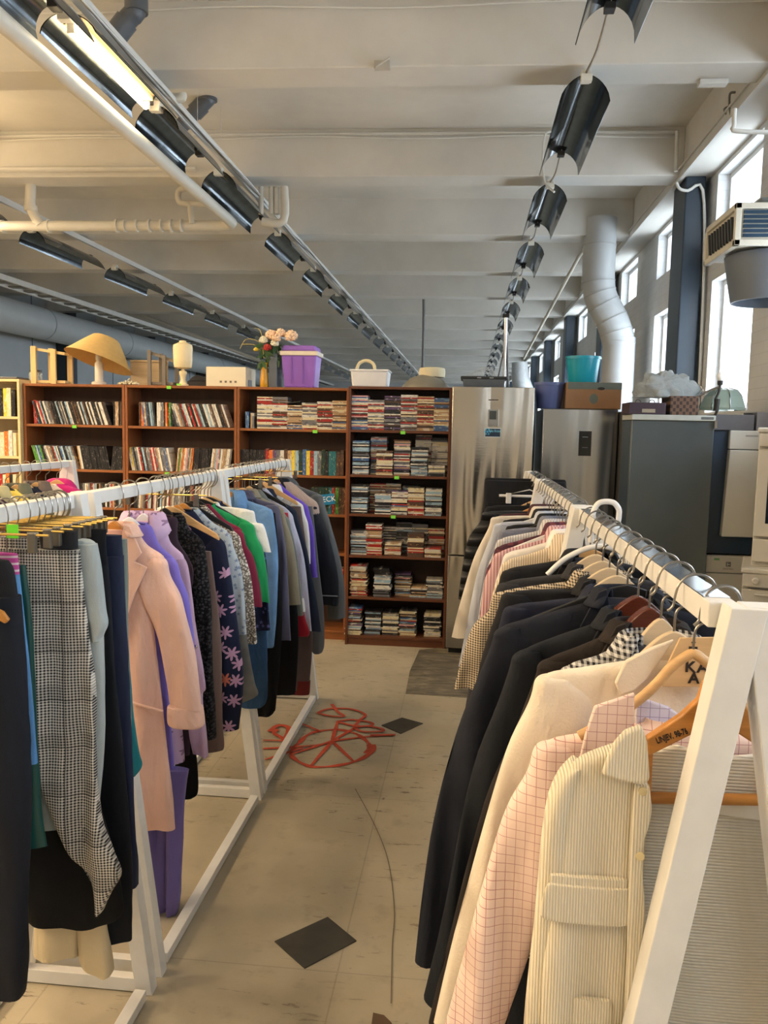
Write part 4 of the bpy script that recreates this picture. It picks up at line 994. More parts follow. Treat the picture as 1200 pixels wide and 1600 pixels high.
# dishwashers, stacked; the lower one on the floor
DW = plain(C(196, 194, 186), .4, 0, .04, 5, .01, name='off_white_enamel'); DB = plain(C(38, 58, 80), .4, 0, .1, 5, .01, name='dark_blue_case')
YW = 5.7
a = at(1112, 866, Y=YW); b = at(1183, 866, Y=YW); zl = a.z
t = thing('dishwasher', 'lower white dishwasher with small square logo, under the dark blue unit', 'dishwasher', ((a.x + b.x) / 2 + .04, YW, 0)); w = .22
MB().box(-w, w, .03, .45, 0, zl - .01).build('cabinet', DW, t, smooth=False, bevel=.004)
MB().box(-w, w, 0, .03, .1, zl - .13).build('door', DW, t, smooth=False, bevel=.004)
MB().box(-w, w, 0, .03, zl - .125, zl - .012).build('control_panel', DW, t, smooth=False, bevel=.004)
q = at(1138, 882, Y=YW); lx = q.x - t.location.x
m = MB(); m.box(lx - .016, lx + .016, -.002, 0, q.z - .015, q.z + .017); m.build('logo_square', plain(C(110, 112, 112), .4), t, smooth=False)
MB().box(lx - .008, lx + .01, -.003, -.002, q.z - .002, q.z + .003).box(lx - .010, lx - .004, -.003, -.002, q.z - .010, q.z + .012).build('logo_mark', DW, t, smooth=False)
text_part('lettering', 'Electrolux', .017, plain(C(120, 120, 118), .5), t, (lx, -.0015, q.z - .03))
MB().box(-w + .05, -w + .085, -.002, 0, zl - .04, zl - .025).build('energy_label', plain(C(110, 160, 110), .5), t, smooth=False)
t = thing('dishwasher', 'dark blue appliance case whose white door leans against it, above the lower dishwasher', 'dishwasher', (t.location.x, YW + .02, zl)); zz = zl
z1 = at(1120, 672, Y=YW).z
MB().box(-w - .03, w, .02, .42, .0, z1 - zz).build('cabinet', DB, t, smooth=False, bevel=.004)
a = at(1126, 838, Y=YW); b = at(1133, 675, Y=YW); lx0 = a.x - t.location.x; 
m = MB(); m.prism([(lx0, a.z - zz), (w + .02, a.z - zz), (w + .02, z1 - .13 - zz), (lx0 + .02, z1 - .13 - zz)], -.04, .018); m.build('door', DW, t, smooth=False, bevel=.006)
MB().box(lx0 + .02, w + .02, -.02, .02, z1 - .125 - zz, z1 - zz).build('control_panel', DW, t, smooth=False, bevel=.006)
MB().box(lx0 + .12, lx0 + .2, -.022, -.018, z1 - .04 - zz, z1 - .03 - zz).build('printed_mark', plain(C(150, 148, 142), .5), t, smooth=False)
# cookers cut by the right edge
YC = 5.0
zt = at(1188, 668, Y=YC).z; xl = at(1181, 800, Y=YC).x; zb = at(1175, 868, Y=YC).z
def cooker(label, xl, zb, zt, Y, glass=True):
    t = thing('cooker', label, 'cooker', (xl + .25, Y - .08, zb), -.33); H = zt - zb; CK = plain(C(204, 200, 190), .35, 0, .05, 6, .01, name='cooker_enamel')
    MB().box(-.27, .27, .03, .5, 0, H - .03).build('cabinet', CK, t, smooth=False, bevel=.004)
    MB().box(-.28, .28, -.03, .5, H - .03, H).build('hob_top', CK, t, smooth=False, bevel=.008)
    MB().box(-.27, .27, -.025, .03, H - .11, H - .032).build('control_panel', CK, t, smooth=False, bevel=.006)
    for k in range(5): MB().lathe([(.02, 0), (.02, .02), (.014, .026)], n=16, M=Matrix.Translation((-.2 + k * .1, -.025, H - .07)) @ Matrix.Rotation(PI / 2, 4, 'X')).build('knob', CK, t)
    MB().box(-.27, .27, -.01, .03, .18 if H > .6 else .03, H - .125).build('oven_door', CK, t, smooth=False, bevel=.006)
    MB().box(-.21, .21, -.012, -.008, .26 if H > .6 else .06, H - .2).build('oven_window', plain(C(28, 36, 48), .1), t, smooth=False)
    MB().tube([(-.2, -.04, H - .15), (.2, -.04, H - .15)], .008, 8).build('handle', CK, t)
    if H > .6: MB().box(-.27, .27, -.008, .03, .03, .165).build('drawer', CK, t, smooth=False, bevel=.006)
zl2 = at(1175, 885, Y=YC).z
cooker('white cooker with dark oven window, upper one at the right edge', xl, zl2, zt, YC)
cooker('lower cooker with grimy knobs at the right edge, under the other', xl - .06, 0, zl2, YC - .05)
# blue bucket, cardboard box, turquoise bucket on the second fridge
zf2 = 1.866
def bucket(label, px0, px1, pyb, pyt, Y, zbase, mat, name='bucket', handle=True, sy=1.0, d=None):
    a = at(px0, pyt, Y=Y); b = at(px1, pyt, Y=Y); r = (b.x - a.x) / 2; H = a.z - zbase
    t = thing(name, label, 'bucket', ((a.x + b.x) / 2, Y + .12, zbase))
    MB().lathe([(r * .78, 0), (r * .8, .005), (r * .97, H - .02), (r * 1.02, H - .02), (r * 1.02, H), (r * .95, H), (r * .78, .01)], n=36, sy=sy).build('bucket_body', mat, t)
    if handle: MB().tube([(r * 1.03 * math.cos(a_), -.01 - r * sy * .6 * abs(math.sin(a_)), H - .012 - .0 * math.sin(a_)) for a_ in [PI + PI * i / 20 for i in range(21)]], .003, 5).build('handle', CHROME, t)
    return t
bucket('violet-blue plastic bucket between the tall fridge and the cardboard box', 837, 886, 640, 596, 6.12, zf2, plain(C(84, 98, 150), .35, 0, .06, 6, .01), handle=False, sy=.8)
a = at(884, 640, Y=6.12); b = at(972, 598, Y=6.12); 
t = thing('cardboard_box', 'brown cardboard box with hand hole on the lower steel fridge', 'box', ((a.x + b.x) / 2, 6.12, zf2)); w = (b.x - a.x) / 2; H = b.z - zf2
CB = plain(C(142, 108, 78), .7, 0, .1, 9, .03, name='cardboard'); 
MB().box(-w, w, 0, .34, 0, H).build('carton', CB, t, smooth=False, bevel=.003)
MB().box(-w + .01, w, -.001, 0, H - .05, H - .002).build('printed_band', plain(C(92, 104, 100), .6), t, smooth=False)
m = MB(); m.lathe([(.022, 0), (.022, .002)], n=20, sx=1.2, sy=.5, M=Matrix.Translation((.05, .0, H - .045)) @ Matrix.Rotation(PI / 2, 4, 'X')); m.build('hand_hole', BLACKP, t)
MB().lathe([(.03, 0), (.03, .0015)], n=24, sy=1.2, M=Matrix.Translation((0, .0, H * .38)) @ Matrix.Rotation(PI / 2, 4, 'X')).build('printed_emblem', plain(C(92, 104, 100), .6), t)
bucket('turquoise bucket on top of the cardboard box', 887, 943, 597, 555, 6.12, zf2 + H + .001, plain(C(20, 150, 176), .35, 0, .05, 6, .01, name='turquoise_plastic'))
# tray, basket, plastic bag, glass lamp on the grey fridge
zg = 1.823
a = at(985, 654, Y=5.62); b = at(1043, 635, Y=5.62)
t = thing('wooden_tray_box', 'dark purple-brown drawer box with a label holder on the grey fridge', 'box', ((a.x + b.x) / 2 - .01, 5.62, zg)); w = (b.x - a.x) / 2
MB().box(-w, w, 0, .28, 0, .078).build('tray_body', plain(C(56, 42, 54), .5), t, smooth=False, bevel=.003)
MB().box(-.035, .05, -.003, 0, .012, .036).build('label_holder', plain(C(150, 140, 124), .5), t, smooth=False)
for dx in (-.06, .03): MB().tube([(dx + .018 * math.cos(a_), .02, .078 + .018 * math.sin(a_)) for a_ in [PI * i / 10 for i in range(11)]], .003, 6).build('handle', DARKM, t)
a = at(1044, 654, Y=5.64); b = at(1092, 625, Y=5.64)
t = thing('woven_basket', 'brown woven basket holding a crumpled clear plastic bag', 'basket', ((a.x + b.x) / 2 + .004, 5.64, zg)); w = (b.x - a.x) / 2 - .004
bk = NT('woven_bark'); x, y, z = bk.xyz(); 
g_ = bk.math('GREATER_THAN', bk.math('SINE', bk.math('ADD', bk.math('MULTIPLY', x, 150.0), bk.math('MULTIPLY', bk.math('SIGN', bk.math('SINE', bk.math('MULTIPLY', z, 140.0))), 1.5))), .3)
bk.col(bk.mix(g_, C(96, 70, 54), C(50, 36, 30))); bk.rm(.7); bk.bump(g_, .5, .004)
MB().box(-w, w, 0, .26, 0, .125).build('basket_body', bk.m, t, smooth=False, bevel=.004)
# plastic bag
bm = bmesh.new(); bmesh.ops.create_icosphere(bm, subdivisions=5, radius=1)
from mathutils import noise as mn
for v in bm.verts:
    d = v.co.normalized(); k = .82 + .36 * mn.turbulence(d * 2.0, 4, True)
    v.co = Vector((d.x * k, d.y * k, max(d.z * k, -.15)))
me = bpy.data.meshes.new('plastic_bag'); bm.to_mesh(me); bm.free()
pb = NT('clear_polythene'); pb.col(C(226, 236, 240)); pb.rm(.18, 0, .8); pb.b.inputs['Transmission Weight'].default_value = .35; pb.bump(pb.noise(14, 4, .6, None, 2.5), .9, .03)
me.materials.append(pb.m); me.polygons.foreach_set('use_smooth', [True] * len(me.polygons))
o = bpy.data.objects.new('plastic_bag', me); COL.objects.link(o); q = at(1040, 635, Y=5.8); o.location = (q.x + .0, 5.79, zg + .14); o.scale = (.22, .12, .15)
tag(o, 'crumpled clear plastic bag bulging out of the woven basket', 'plastic bag')
# glass lamp
q = at(1135, 640, Y=5.72); t = thing('glass_lantern', 'greenish faceted glass lampshade with metal ribs on the grey boxes', 'lampshade', (q.x + .02, 5.86, 1.865))
GG = NT('green_tinted_glass'); GG.col(C(196, 220, 212)); GG.rm(.08, 0, .7); GG.b.inputs['Transmission Weight'].default_value = .6
MB().lathe([(.15, 0), (.155, .02), (.13, .09), (.09, .135), (.03, .15)], n=8, cap=False).build('glass_panels', GG.m, t, smooth=False)
m = MB()
for k in range(8):
    a_ = 2 * PI * k / 8; m.tube([((r_ + .002) * math.cos(a_), (r_ + .002) * math.sin(a_), z_) for r_, z_ in ((.15, 0), (.155, .02), (.13, .09), (.09, .135), (.03, .15))], .0035, 6)
m.build('metal_rib', CHROME, t)
q = at(1118, 655, Y=5.68); t = thing('lamp_stand', 'thin black lamp stem with a bare bulb, at the corner of the grey fridge', 'lamp', (q.x - .01, 5.66, zg))
z9 = at(1120, 590, Y=5.66).z - zg
MB().tube(smooth_path([(0, 0, 0), (.012, 0, .05), (-.004, 0, .1), (.016, 0, .16), (.02, 0, z9 - .04)], 4), .009, 8).build('stem', BLACKP, t)
MB().tube([(.0, -.01, .03), (.006, -.012, .11)], .018, 8).build('cable_knot', BLACKP, t)
MB().lathe([(.014, z9 - .05), (.018, z9 - .04), (.018, z9 - .02)], (.02, 0, 0), 14).build('socket', BLACKP, t)
MB().lathe([(.012, z9 - .02), (.022, z9 - .004), (.025, z9 + .012), (.018, z9 + .03), (.002, z9 + .036)], (.02, 0, 0), 18).build('bulb', WPLAST, t)
MB().tube(smooth_path([(.02, 0, z9 - .06), (-.05, .02, z9 - .09), (-.16, .04, z9 - .15)], 5), [.008] * 10 + [.012], 8).build('arm', CHROME, t)
q = at(1092, 605, Y=5.9); t = tag(MB().tube([(q.x + .03 * math.cos(a_), 5.93 + .01 * math.sin(a_), zg + .185 + .03 * math.sin(a_)) for a_ in [PI * 2 * i / 16 for i in range(17)]], .008, 8).tube([(q.x, 5.93, zg + .15), (q.x, 5.93, zg)], .006, 8).build('metal_ring', CHROME), 'round chrome ring standing behind the woven basket', 'ring')
t = thing('storage_box', 'low grey box on the dark blue appliance, under the glass lampshade', 'box', (1.79, 5.72, z1 + .001))
zb_ = at(1150, 648, Y=5.72).z
MB().box(-.16, .10, 0, .36, 0, zb_ - z1 - .001).build('box_body', plain(C(92, 90, 94), .6, 0, .1), t, smooth=False, bevel=.003)
tag(MB().box(1.905, 2.05, 5.72, 6.0, z1 + .001, zb_ + .02).build('storage_box', plain(C(126, 124, 128), .6), smooth=False, bevel=.003), 'lighter grey box right of the low grey one, against the brick wall', 'box')

# ================================================================ CLOTHES RACKS
RR = (.37, 1.442); RL_ = (-1.12, 1.475); RB_ = (-2.45, 1.44)
RH = .038; RW = .040
def rack(rx, rz, y0, y1, label, splay=.25, strip=True, open_end=None, fdx=0):
    t = thing('clothes_rack', label, 'clothes rack', (rx, y0, 0)); L = y1 - y0; W = .045
    MB().box(-RW / 2, RW / 2, 0, L, rz - RH / 2, rz + RH / 2).build('rail', RACKW, t, smooth=False, bevel=.002)
    if strip: MB().box(-RW / 2 + .001, RW / 2 - .001, .03, L - .02, rz + RH / 2 - .001, rz + RH / 2 + .0015).build('steel_strip', plain(C(200, 205, 210), .14, 1, .1, 8, .15), t, smooth=False)
    for k, y in enumerate((0, L)):
        if open_end == k: 
            MB().box(-RW / 2 - .004, RW / 2 + .004, y - .01, y + .02, rz - RH / 2 - .004, rz + RH / 2 + .006).build('rail_end', RACKW, t, smooth=False, bevel=.003); y += -.75
        yy = y - W / 2 - .002 if k == 0 else y + W / 2 + .002
        fx = fdx if k == 0 else 0; V = .050
        for s in (-1, 1):
            m = MB(); top = rz + RH / 2 + .002 + s * .0006; xa = fx + s * .010; xb = fx + s * splay; dy = .0012 * s
            m.add([(xa - V / 2, yy - W / 2 + dy, top), (xa + V / 2, yy - W / 2 + dy, top), (xa + V / 2, yy + W / 2 + dy, top), (xa - V / 2, yy + W / 2 + dy, top),
                   (xb - V / 2, yy - W / 2 + dy, .0), (xb + V / 2, yy - W / 2 + dy, .0), (xb + V / 2, yy + W / 2 + dy, .0), (xb - V / 2, yy + W / 2 + dy, .0)],
                  [(0, 1, 2, 3), (4, 7, 6, 5), (0, 4, 5, 1), (1, 5, 6, 2), (2, 6, 7, 3), (3, 7, 4, 0)])
            m.build('leg', RACKW, t, smooth=False, bevel=.002)
        MB().box(-splay + W / 2, splay - W / 2, yy - .015, yy + .015, .004, .046).build('foot_bar', RACKW, t, smooth=False, bevel=.002)
    for s in (-1, 1): MB().box(s * splay - .018, s * splay + .018, .02, L - .02, .004, .036).build('floor_rail', RACKW, t, smooth=False, bevel=.002)
    return t
rack(RR[0], RR[1], 1.20, 2.60, 'nearest white timber clothes rack on the right, its end frame cut by the right edge', .25, fdx=.032)
rack(RR[0], RR[1], 2.70, 4.02, 'middle white clothes rack on the right, holding shirts and puffer jackets', .25)
rack(RR[0], RR[1], 4.12, 4.86, 'farthest short piece of the right-hand clothes racks, in front of the fridges', .25)
rack(RL_[0], RL_[1], .85, 2.20, 'nearest white clothes rack on the left, holding skirts and trousers', .205, False)
rack(RL_[0], RL_[1], 2.33, 3.50, 'middle white clothes rack on the left, holding blazers and dresses', .205, False)
rack(RL_[0], RL_[1], 3.62, 4.90, 'farthest white clothes rack on the left, ending in dark jackets', .205, False)
rack(RB_[0], RB_[1], 3.1, 4.80, 'white clothes rack standing behind the left row, with bright tops', .205, False)

# ---------------------------------------------------------------- hangers
HK = [(-.044, -.026), (-.036, -.018), (-.033, .0), (-.028, .018), (-.014, .032), (.004, .035), (.022, .027), (.031, .008), (.031, -.018), (.020, -.038), (.004, -.050), (0, -.068), (0, -.10)]
hk_mesh = {}
def hook(parent, mat, r=.0021, flip=1, dz=0):
    k = (mat.name, r, flip)
    m = MB().tube(smooth_path([(flip * x, 0, z) for x, z in HK], 3), r, 6)
    o = m.build('hook', mat, parent)
    return o
def hbody(w=.205, drop=.10, h=.045, hump=.0, th=.014, n=22):
    top = []; bot = []
    for i in range(2 * n + 1):
        x = w * (i / n - 1); u = abs(x) / w
        zt = -drop * (u ** 1.35) ; 
        if hump: zt = max(zt, -drop * 1.15 * u) + hump * math.exp(-(u / .42) ** 2) - hump
        hh = h * (1 - .45 * u) + hump * .9 * math.exp(-(u / .34) ** 2)
        top.append((x, zt)); bot.append((x, zt - hh))
    top[0] = (top[0][0], top[0][1] - .008); top[-1] = (top[-1][0], top[-1][1] - .008)
    return MB().prism(top + bot[::-1], -th / 2, th / 2)
HT = {'ply': (PLY, .05, .0, .014, .07, 'pale plywood'), 'wood': (LWOOD, .035, .0, .014, .02, 'light wooden'), 'brownwood': (MWOOD, .038, 0, .02, .02, 'honey-brown wooden'), 'darkwood': (DWOOD, .045, 0, .03, .055, 'glossy dark brown wooden'),
      'black': (BLACKP, .03, 0, .012, .012, 'black plastic'), 'white': (WPLAST, .028, 0, .014, .01, 'white plastic'), 'yellow': (GOLDW, .03, 0, .012, .01, 'golden yellow')}
def hanger(kind, rx, rz, Y, of, flip=1, w=.19, drop=.085):
    of = of.split()[:9]
    while of[-1].strip(',') in ('the', 'of', 'a', 'on', 'in', 'and', 'with', 'just', 'its', 'whose', 'behind', 'right', 'near', 'far', 'an', 'from', 'under', 'at', 'by', 'first', 'second', 'white', 'pink', 'beside', 'before', 'next', 'to', 'very', 'last', 'small', 'dark', 'big', 'wide', 'few', 'near', 'houndstooth', 'beige', 'green', 'pale', 'blue'): of = of[:-1]
    of = ' '.join(of).strip(',')
    if kind == 'clip':
        t = thing('clip_hanger', 'metal clip hanger of the ' + of, 'hanger', (rx, Y + .012, rz))
        hook(t, WIRE, .0021, flip)
        BR = plain(C(190, 160, 90), .3, .8, .1, 20, 0)
        MB().tube([(-.17, 0, -.036), (.17, 0, -.036)], .003, 8).build('crossbar', BR, t)
        for s in (-1, 1): MB().box(s * .13 - .010, s * .13 + .010, -.007, .007, -.078, -.030).build('clip', plain(C(120, 116, 108), .3, .8), t, smooth=False, bevel=.003)
        return t
    mat, h, _, th, hump, nm = HT[kind]
    t = thing('clothes_hanger', nm + ' hanger inside the ' + of, 'hanger', (rx, Y, rz))
    hook(t, BLACKP if kind == 'darkhook' else WIRE, .0023, flip)
    hbody(w, drop, h, hump, th).build('hanger_body', mat, t, bevel=.002, loc=(0, 0, -.088), ang=50)
    return t

# ---------------------------------------------------------------- garments
def collar(par, mat, r=.07, ry=.035, h=.03, fall=.035, pt=.035, gap=26, z=0):
    vs = []; fs = []; n = 26
    for i in range(n + 1):
        a = math.radians(-90 + gap + (360 - 2 * gap) * i / n); f = max(0, 1 - min(i, n - i) / 5)
        for (k, zz) in ((.86, -.01), (.92, h * .9), (1.0, h), (1.12, h * .75), (1.3 + .2 * f, -fall * .4), (1.42 + .35 * f, -fall - pt * f)):
            vs.append((r * k * math.cos(a), ry * k * math.sin(a) - .012 * f * (k > 1.2), z + zz))
    for i in range(n):
        for j in range(5): fs.append((i * 6 + j, i * 6 + j + 1, (i + 1) * 6 + j + 1, (i + 1) * 6 + j))
    o = MB().add(vs, fs).build('collar', mat, par, ang=60)
    s = o.modifiers.new('thick', 'SOLIDIFY'); s.thickness = .0025
    return o
def leaf(par, name, pts, y0, y1, mat, ang=40, bevel=.002):
    return MB().prism(pts, y0, y1).build(name, mat, par, bevel=bevel, ang=ang)
_seed = [100]
def top_m(name, label, cat, rx, rz, Y, dx, zs, dxc, zc, zh, mat, style='crew', sleeve=True, th=.05, hemw=None, hang='wood', mid=None, amp=.011, nx=14, cuffw=.08, slmat=None, lining=None, rot=0, sw=.105, flip=1, group=None, hlabel=None, zc0=None):
    _seed[0] += 1; sd = _seed[0]
    z0 = (zc0 if zc0 else rz - (.135 if hang in ('ply', 'darkwood') else .112))
    t = thing(name, label, cat, (rx, Y, z0), rot)
    zs -= z0; zc -= z0; zh -= z0; zs = min(zs, -.03)
    bx = dx - (.05 if sleeve else 0); hw = hemw if hemw else dx * .93
    mb = MB(); nk = .066
    mb.loft([(0, -nk, nk, th * .9), (-.012, -nk - .012, nk + .012, th), (zs * .5, -dx * .62, dx * .62, th), (zs * .88, -dx * .93, dx * .93, th * .9), (zs - .045, -bx - .012, bx + .012, th * .95), (zs - .18, -bx + .004, bx - .004, th), (zs * .4 + zh * .6, -(hw + bx) / 2, (hw + bx) / 2, th * 1.05), (zh, -hw, hw, th * 1.15)],
            nx=nx, seg=6, amp=amp, seed=sd, open_top=True)
    mb.build('body', mat, t, ang=80)
    if sleeve:
        sm = slmat or mat
        for s in (-1, 1):
            w0 = sw; m = MB()
            def k(z, o, w, tt, yo=0): return (z, min(s * o, s * (o - w)), max(s * o, s * (o - w)), tt, yo)
            L = zs - zc
            if mid: mo = [(zs + (zc - zs) * f, dx + (dxc - dx) * f + b) for f, b in mid]
            else: mo = [(zs - L * .33, dx + (dxc - dx) * .36 + .012), (zs - L * .7, dx + (dxc - dx) * .73 + .006)]
            keys = [k(zs * .84, dx * .90, .04, th * .7), k(zs * 1.0, dx * .985, .07, th * .95), k(zs - .045, dx + .008, w0, th * 1.05)]
            for i, (zz, oo) in enumerate(mo): keys.append(k(zz, oo, w0 - (w0 - cuffw) * (i + 1) / (len(mo) + 1), th * 1.1, -.004))
            keys.append(k(zc, dxc, cuffw, th * .95, -.004))
            m.loft(keys, nx=nx - 3, seg=6, amp=amp * .9, freq=7, seed=sd + 50 + s)
            m.build('sleeve', sm, t, ang=80)
    if style == 'shirt': collar(t, mat)
    elif style == 'blazer':
        collar(t, mat, h=.02, fall=.02, pt=0, r=.068, gap=36)
        f = -th / 2 - .006
        for s in (-1, 1):
            leaf(t, 'lapel', [(s * x, z) for x, z in ((.07, .012), (.052, .02), (.035, -.06), (.006, -.36), (.02, -.38), (.085, -.20), (.125, -.115), (.085, -.098), (.108, -.07), (.085, -.02))], f - .009, f - .001, mat)
        if lining is not None: leaf(t, 'lining', [(-.05, .0), (.05, .0), (.03, -.08), (.0, -.34), (-.03, -.08)], f, f + .004, lining)
        for q in (0, 1): MB().lathe([(.009, 0), (.009, .003), (.006, .004)], n=12, M=Matrix.Translation((.0, f + .003, -.42 - .1 * q)) @ Matrix.Rotation(PI / 2, 4, 'X')).build('button', BLACKP, t)
    elif style == 'crew': 
        m = MB(); m.tube([(.062 * math.cos(a), .5 * th * .85 * math.sin(a), .002 - .018 * (math.sin(a) < 0) * abs(math.sin(a))) for a in [2 * PI * i / 24 for i in range(25)]], .0045, 6, False); m.build('neck_band', mat, t)
    elif style == 'hood':
        MB().loft([(.03, -.04, .04, .03, .03), (.015, -.075, .075, .06, .03), (-.03, -.11, .11, .08, .03), (-.10, -.12, .12, .07, .03), (-.15, -.09, .09, .05, .03)], nx=12, seg=5, amp=.004, seed=sd).build('hood', mat, t, ang=80)
    if hang: hanger(hang, rx, rz, Y, hlabel or label, flip, dx - .04, max(.06, -zs * .95) if hang in ('white', 'black', 'yellow') else max(.09, -zs * 1.25 + .035))
    return t
def top(name, label, cat, rk, Y, sh, cuff, hem, mat, **k):
    rx, rz = rk; S = at(sh[0], sh[1], Y=Y); dx = abs(S.x - rx)
    if cuff: Cc = at(cuff[0], cuff[1], Y=Y); dxc, zc = abs(Cc.x - rx), Cc.z
    else: dxc, zc = dx, S.z - .2
    zh = max(at(sh[0], hem, Y=Y).z, .05)
    return top_m(name, label, cat, rx, rz, Y, dx, S.z, dxc, zc, zh, mat, sleeve=bool(cuff), flip=(1 if rx > 0 else 1), **k)
def cut(name, label, cat, rk, Y, pieces, hang='clip', hlabel=None):
    """garment whose pieces are traced at their own distance: piece = (part name, rows (py, xl, xr), thickness, y offset, material, amp)"""
    rx, rz = rk; t = thing(name, label, cat, (rx, Y, rz - .1))
    for i, pc in enumerate(pieces):
        nm, rows, th, yo, mat = pc[:5]; amp = pc[5] if len(pc) > 5 else .006; nx = pc[6] if len(pc) > 6 else 16
        keys = []
        for (py, xl, xr) in rows:
            a = at(xl, py, Y=Y + yo); b = at(xr, py, Y=Y + yo)
            keys.append(((a.z + b.z) / 2 - t.location.z, a.x - rx, b.x - rx, th, yo))
        _seed[0] += 1
        MB().loft(keys, nx=nx, seg=7, amp=amp, seed=_seed[0], g0=.35).build(nm, mat, t, ang=80)
    if hang: hanger(hang, rx, rz, Y, hlabel or label)
    return t
def pxleaf(t, name, pts, Y, y0, y1, mat, **k):
    w = [at(a, b, Y=Y + y0) for a, b in pts]
    return leaf(t, name, [(p.x - t.location.x, p.z - t.location.z) for p in w], y0, y1, mat, **k)

# ================= right-hand rack, from the near end
CORD = corduroy(C(232, 222, 198), 235); CORDH = corduroy(C(220, 214, 200), 190, True)
Y = 1.24
t = cut('shirt', 'cream corduroy shirt with chest pocket flap, nearest garment on the right rack', 'shirt', RR, Y, [
    ('back', [(1196, 1040, 1310), (1225, 940, 1420), (1300, 900, 1440), (1500, 890, 1440), (1760, 880, 1440)], .012, .05, CORDH, .004),
    ('front_panel', [(1168, 955, 985), (1182, 915, 1000), (1200, 892, 1008), (1240, 874, 1012), (1320, 868, 1006), (1400, 864, 1003), (1500, 850, 998), (1600, 842, 990), (1750, 832, 980)], .04, -.01, CORD, .006, 22),
    ('front_panel', [(1168, 1305, 1335), (1200, 1282, 1400), (1240, 1278, 1415), (1400, 1285, 1425), (1600, 1298, 1440), (1750, 1308, 1450)], .04, -.01, CORD, .005),
    ('sleeve', [(1192, 893, 905), (1212, 872, 905), (1250, 856, 892), (1310, 846, 886), (1380, 840, 880), (1450, 834, 872), (1560, 824, 866), (1720, 814, 862)], .06, .0, CORD, .006, 14),
    ('sleeve', [(1200, 1385, 1400), (1250, 1395, 1436), (1450, 1410, 1460), (1720, 1425, 1475)], .06, .0, CORD, .005),
    ('placket', [(1225, 992, 1014), (1262, 988, 1018), (1292, 986, 1013), (1318, 984, 1005), (1360, 983, 1004), (1430, 980, 1008), (1500, 978, 1004), (1570, 974, 997), (1740, 962, 985)], .014, -.038, CORD, .004),
    ('pocket_band', [(1370, 860, 982), (1374, 858, 982), (1384, 858, 983), (1388, 860, 983)], .012, -.034, CORD, .001),
    ('pocket_flap', [(1384, 858, 982), (1392, 852, 983), (1415, 846, 984), (1434, 845, 984), (1440, 850, 980)], .016, -.038, CORD, .002),
    ('hem_pocket', [(1562, 905, 950), (1568, 896, 956), (1640, 894, 956), (1740, 890, 956)], .01, -.034, CORD, .002)], hang=None)
pxleaf(t, 'collar', [(1003, 1134), (1012, 1160), (1015, 1195), (1016, 1222), (1000, 1228), (968, 1222), (941, 1212), (948, 1190), (962, 1160), (978, 1143)], Y, -.052, -.038, CORD, bevel=.005)
pxleaf(t, 'collar', [(1215, 1175), (1208, 1200), (1210, 1235), (1240, 1232), (1300, 1215), (1270, 1165), (1240, 1150)], Y, -.052, -.038, CORD, bevel=.005)
pxleaf(t, 'collar_stand', [(1010, 1176), (1060, 1166), (1120, 1186), (1215, 1178), (1215, 1250), (1010, 1250)], Y, .03, .042, CORDH, bevel=.004)
pxleaf(t, 'size_label', [(1090, 1253), (1240, 1262), (1240, 1290), (1090, 1268)], Y, .034, .036, plain(C(230, 226, 216), .7))
for (px, py) in ((1005, 1238), (1001, 1340), (992, 1545)):
    q = at(px, py, Y=Y - .05); MB().lathe([(.0065, 0), (.0065, .003), (.004, .004)], n=14, M=Matrix.Translation((q.x - t.location.x, -.045, q.z - t.location.z)) @ Matrix.Rotation(PI / 2, 4, 'X')).build('button', plain(C(212, 196, 150), .3), t)
h = thing('clothes_hanger', 'honey-brown flat wooden hanger stamped LINJEV. 98-76 with a crossbar, nearest on the right rack', 'hanger', (RR[0], Y, RR[1]))
def hx(px, py, Yh=Y): q = at(px, py, Y=Yh); return (q.x - RR[0], q.z - RR[1])
L_ = [hx(*p) for p in ((1096, 1060), (1120, 1056), (1140, 1075), (1140, 1110), (1100, 1130), (1010, 1175), (1006, 1148), (1060, 1112), (1086, 1088))]
MB().prism(L_, -.018, -.002).build('hanger_arm', MWOOD, h, bevel=.003)
cxh = at(1122, 1060, Y=Y).x - RR[0]
MB().prism([(2 * cxh - x, z) for x, z in L_][::-1], -.018, -.002).build('hanger_arm', MWOOD, h, bevel=.003)
a = hx(1012, 1252); b = hx(1236, 1256)
MB().tube([(a[0], .012, a[1]), (b[0], .012, b[1])], .009, 12).build('crossbar', MWOOD, h)
MB().box(b[0] - .004, b[0] + .004, .0, .02, b[1], b[1] + .08).box(a[0] - .004, a[0] + .004, 0, .02, a[1], a[1] + .08).build('crossbar_post', MWOOD, h, smooth=False)
MB().tube(smooth_path([(cxh + x * .9, -.0, z) for x, z in HK], 3) + [(cxh, -.008, hx(1120, 1060)[1])], .0026, 8).build('hook', WIRE, h)
q = hx(1045, 1143); o = text_part('lettering', 'LINJEV. 98-76', .0135, INK, h, (q[0], -.0188, q[1]), (PI / 2, -.40, 0), sx=.62, bold=.0002)
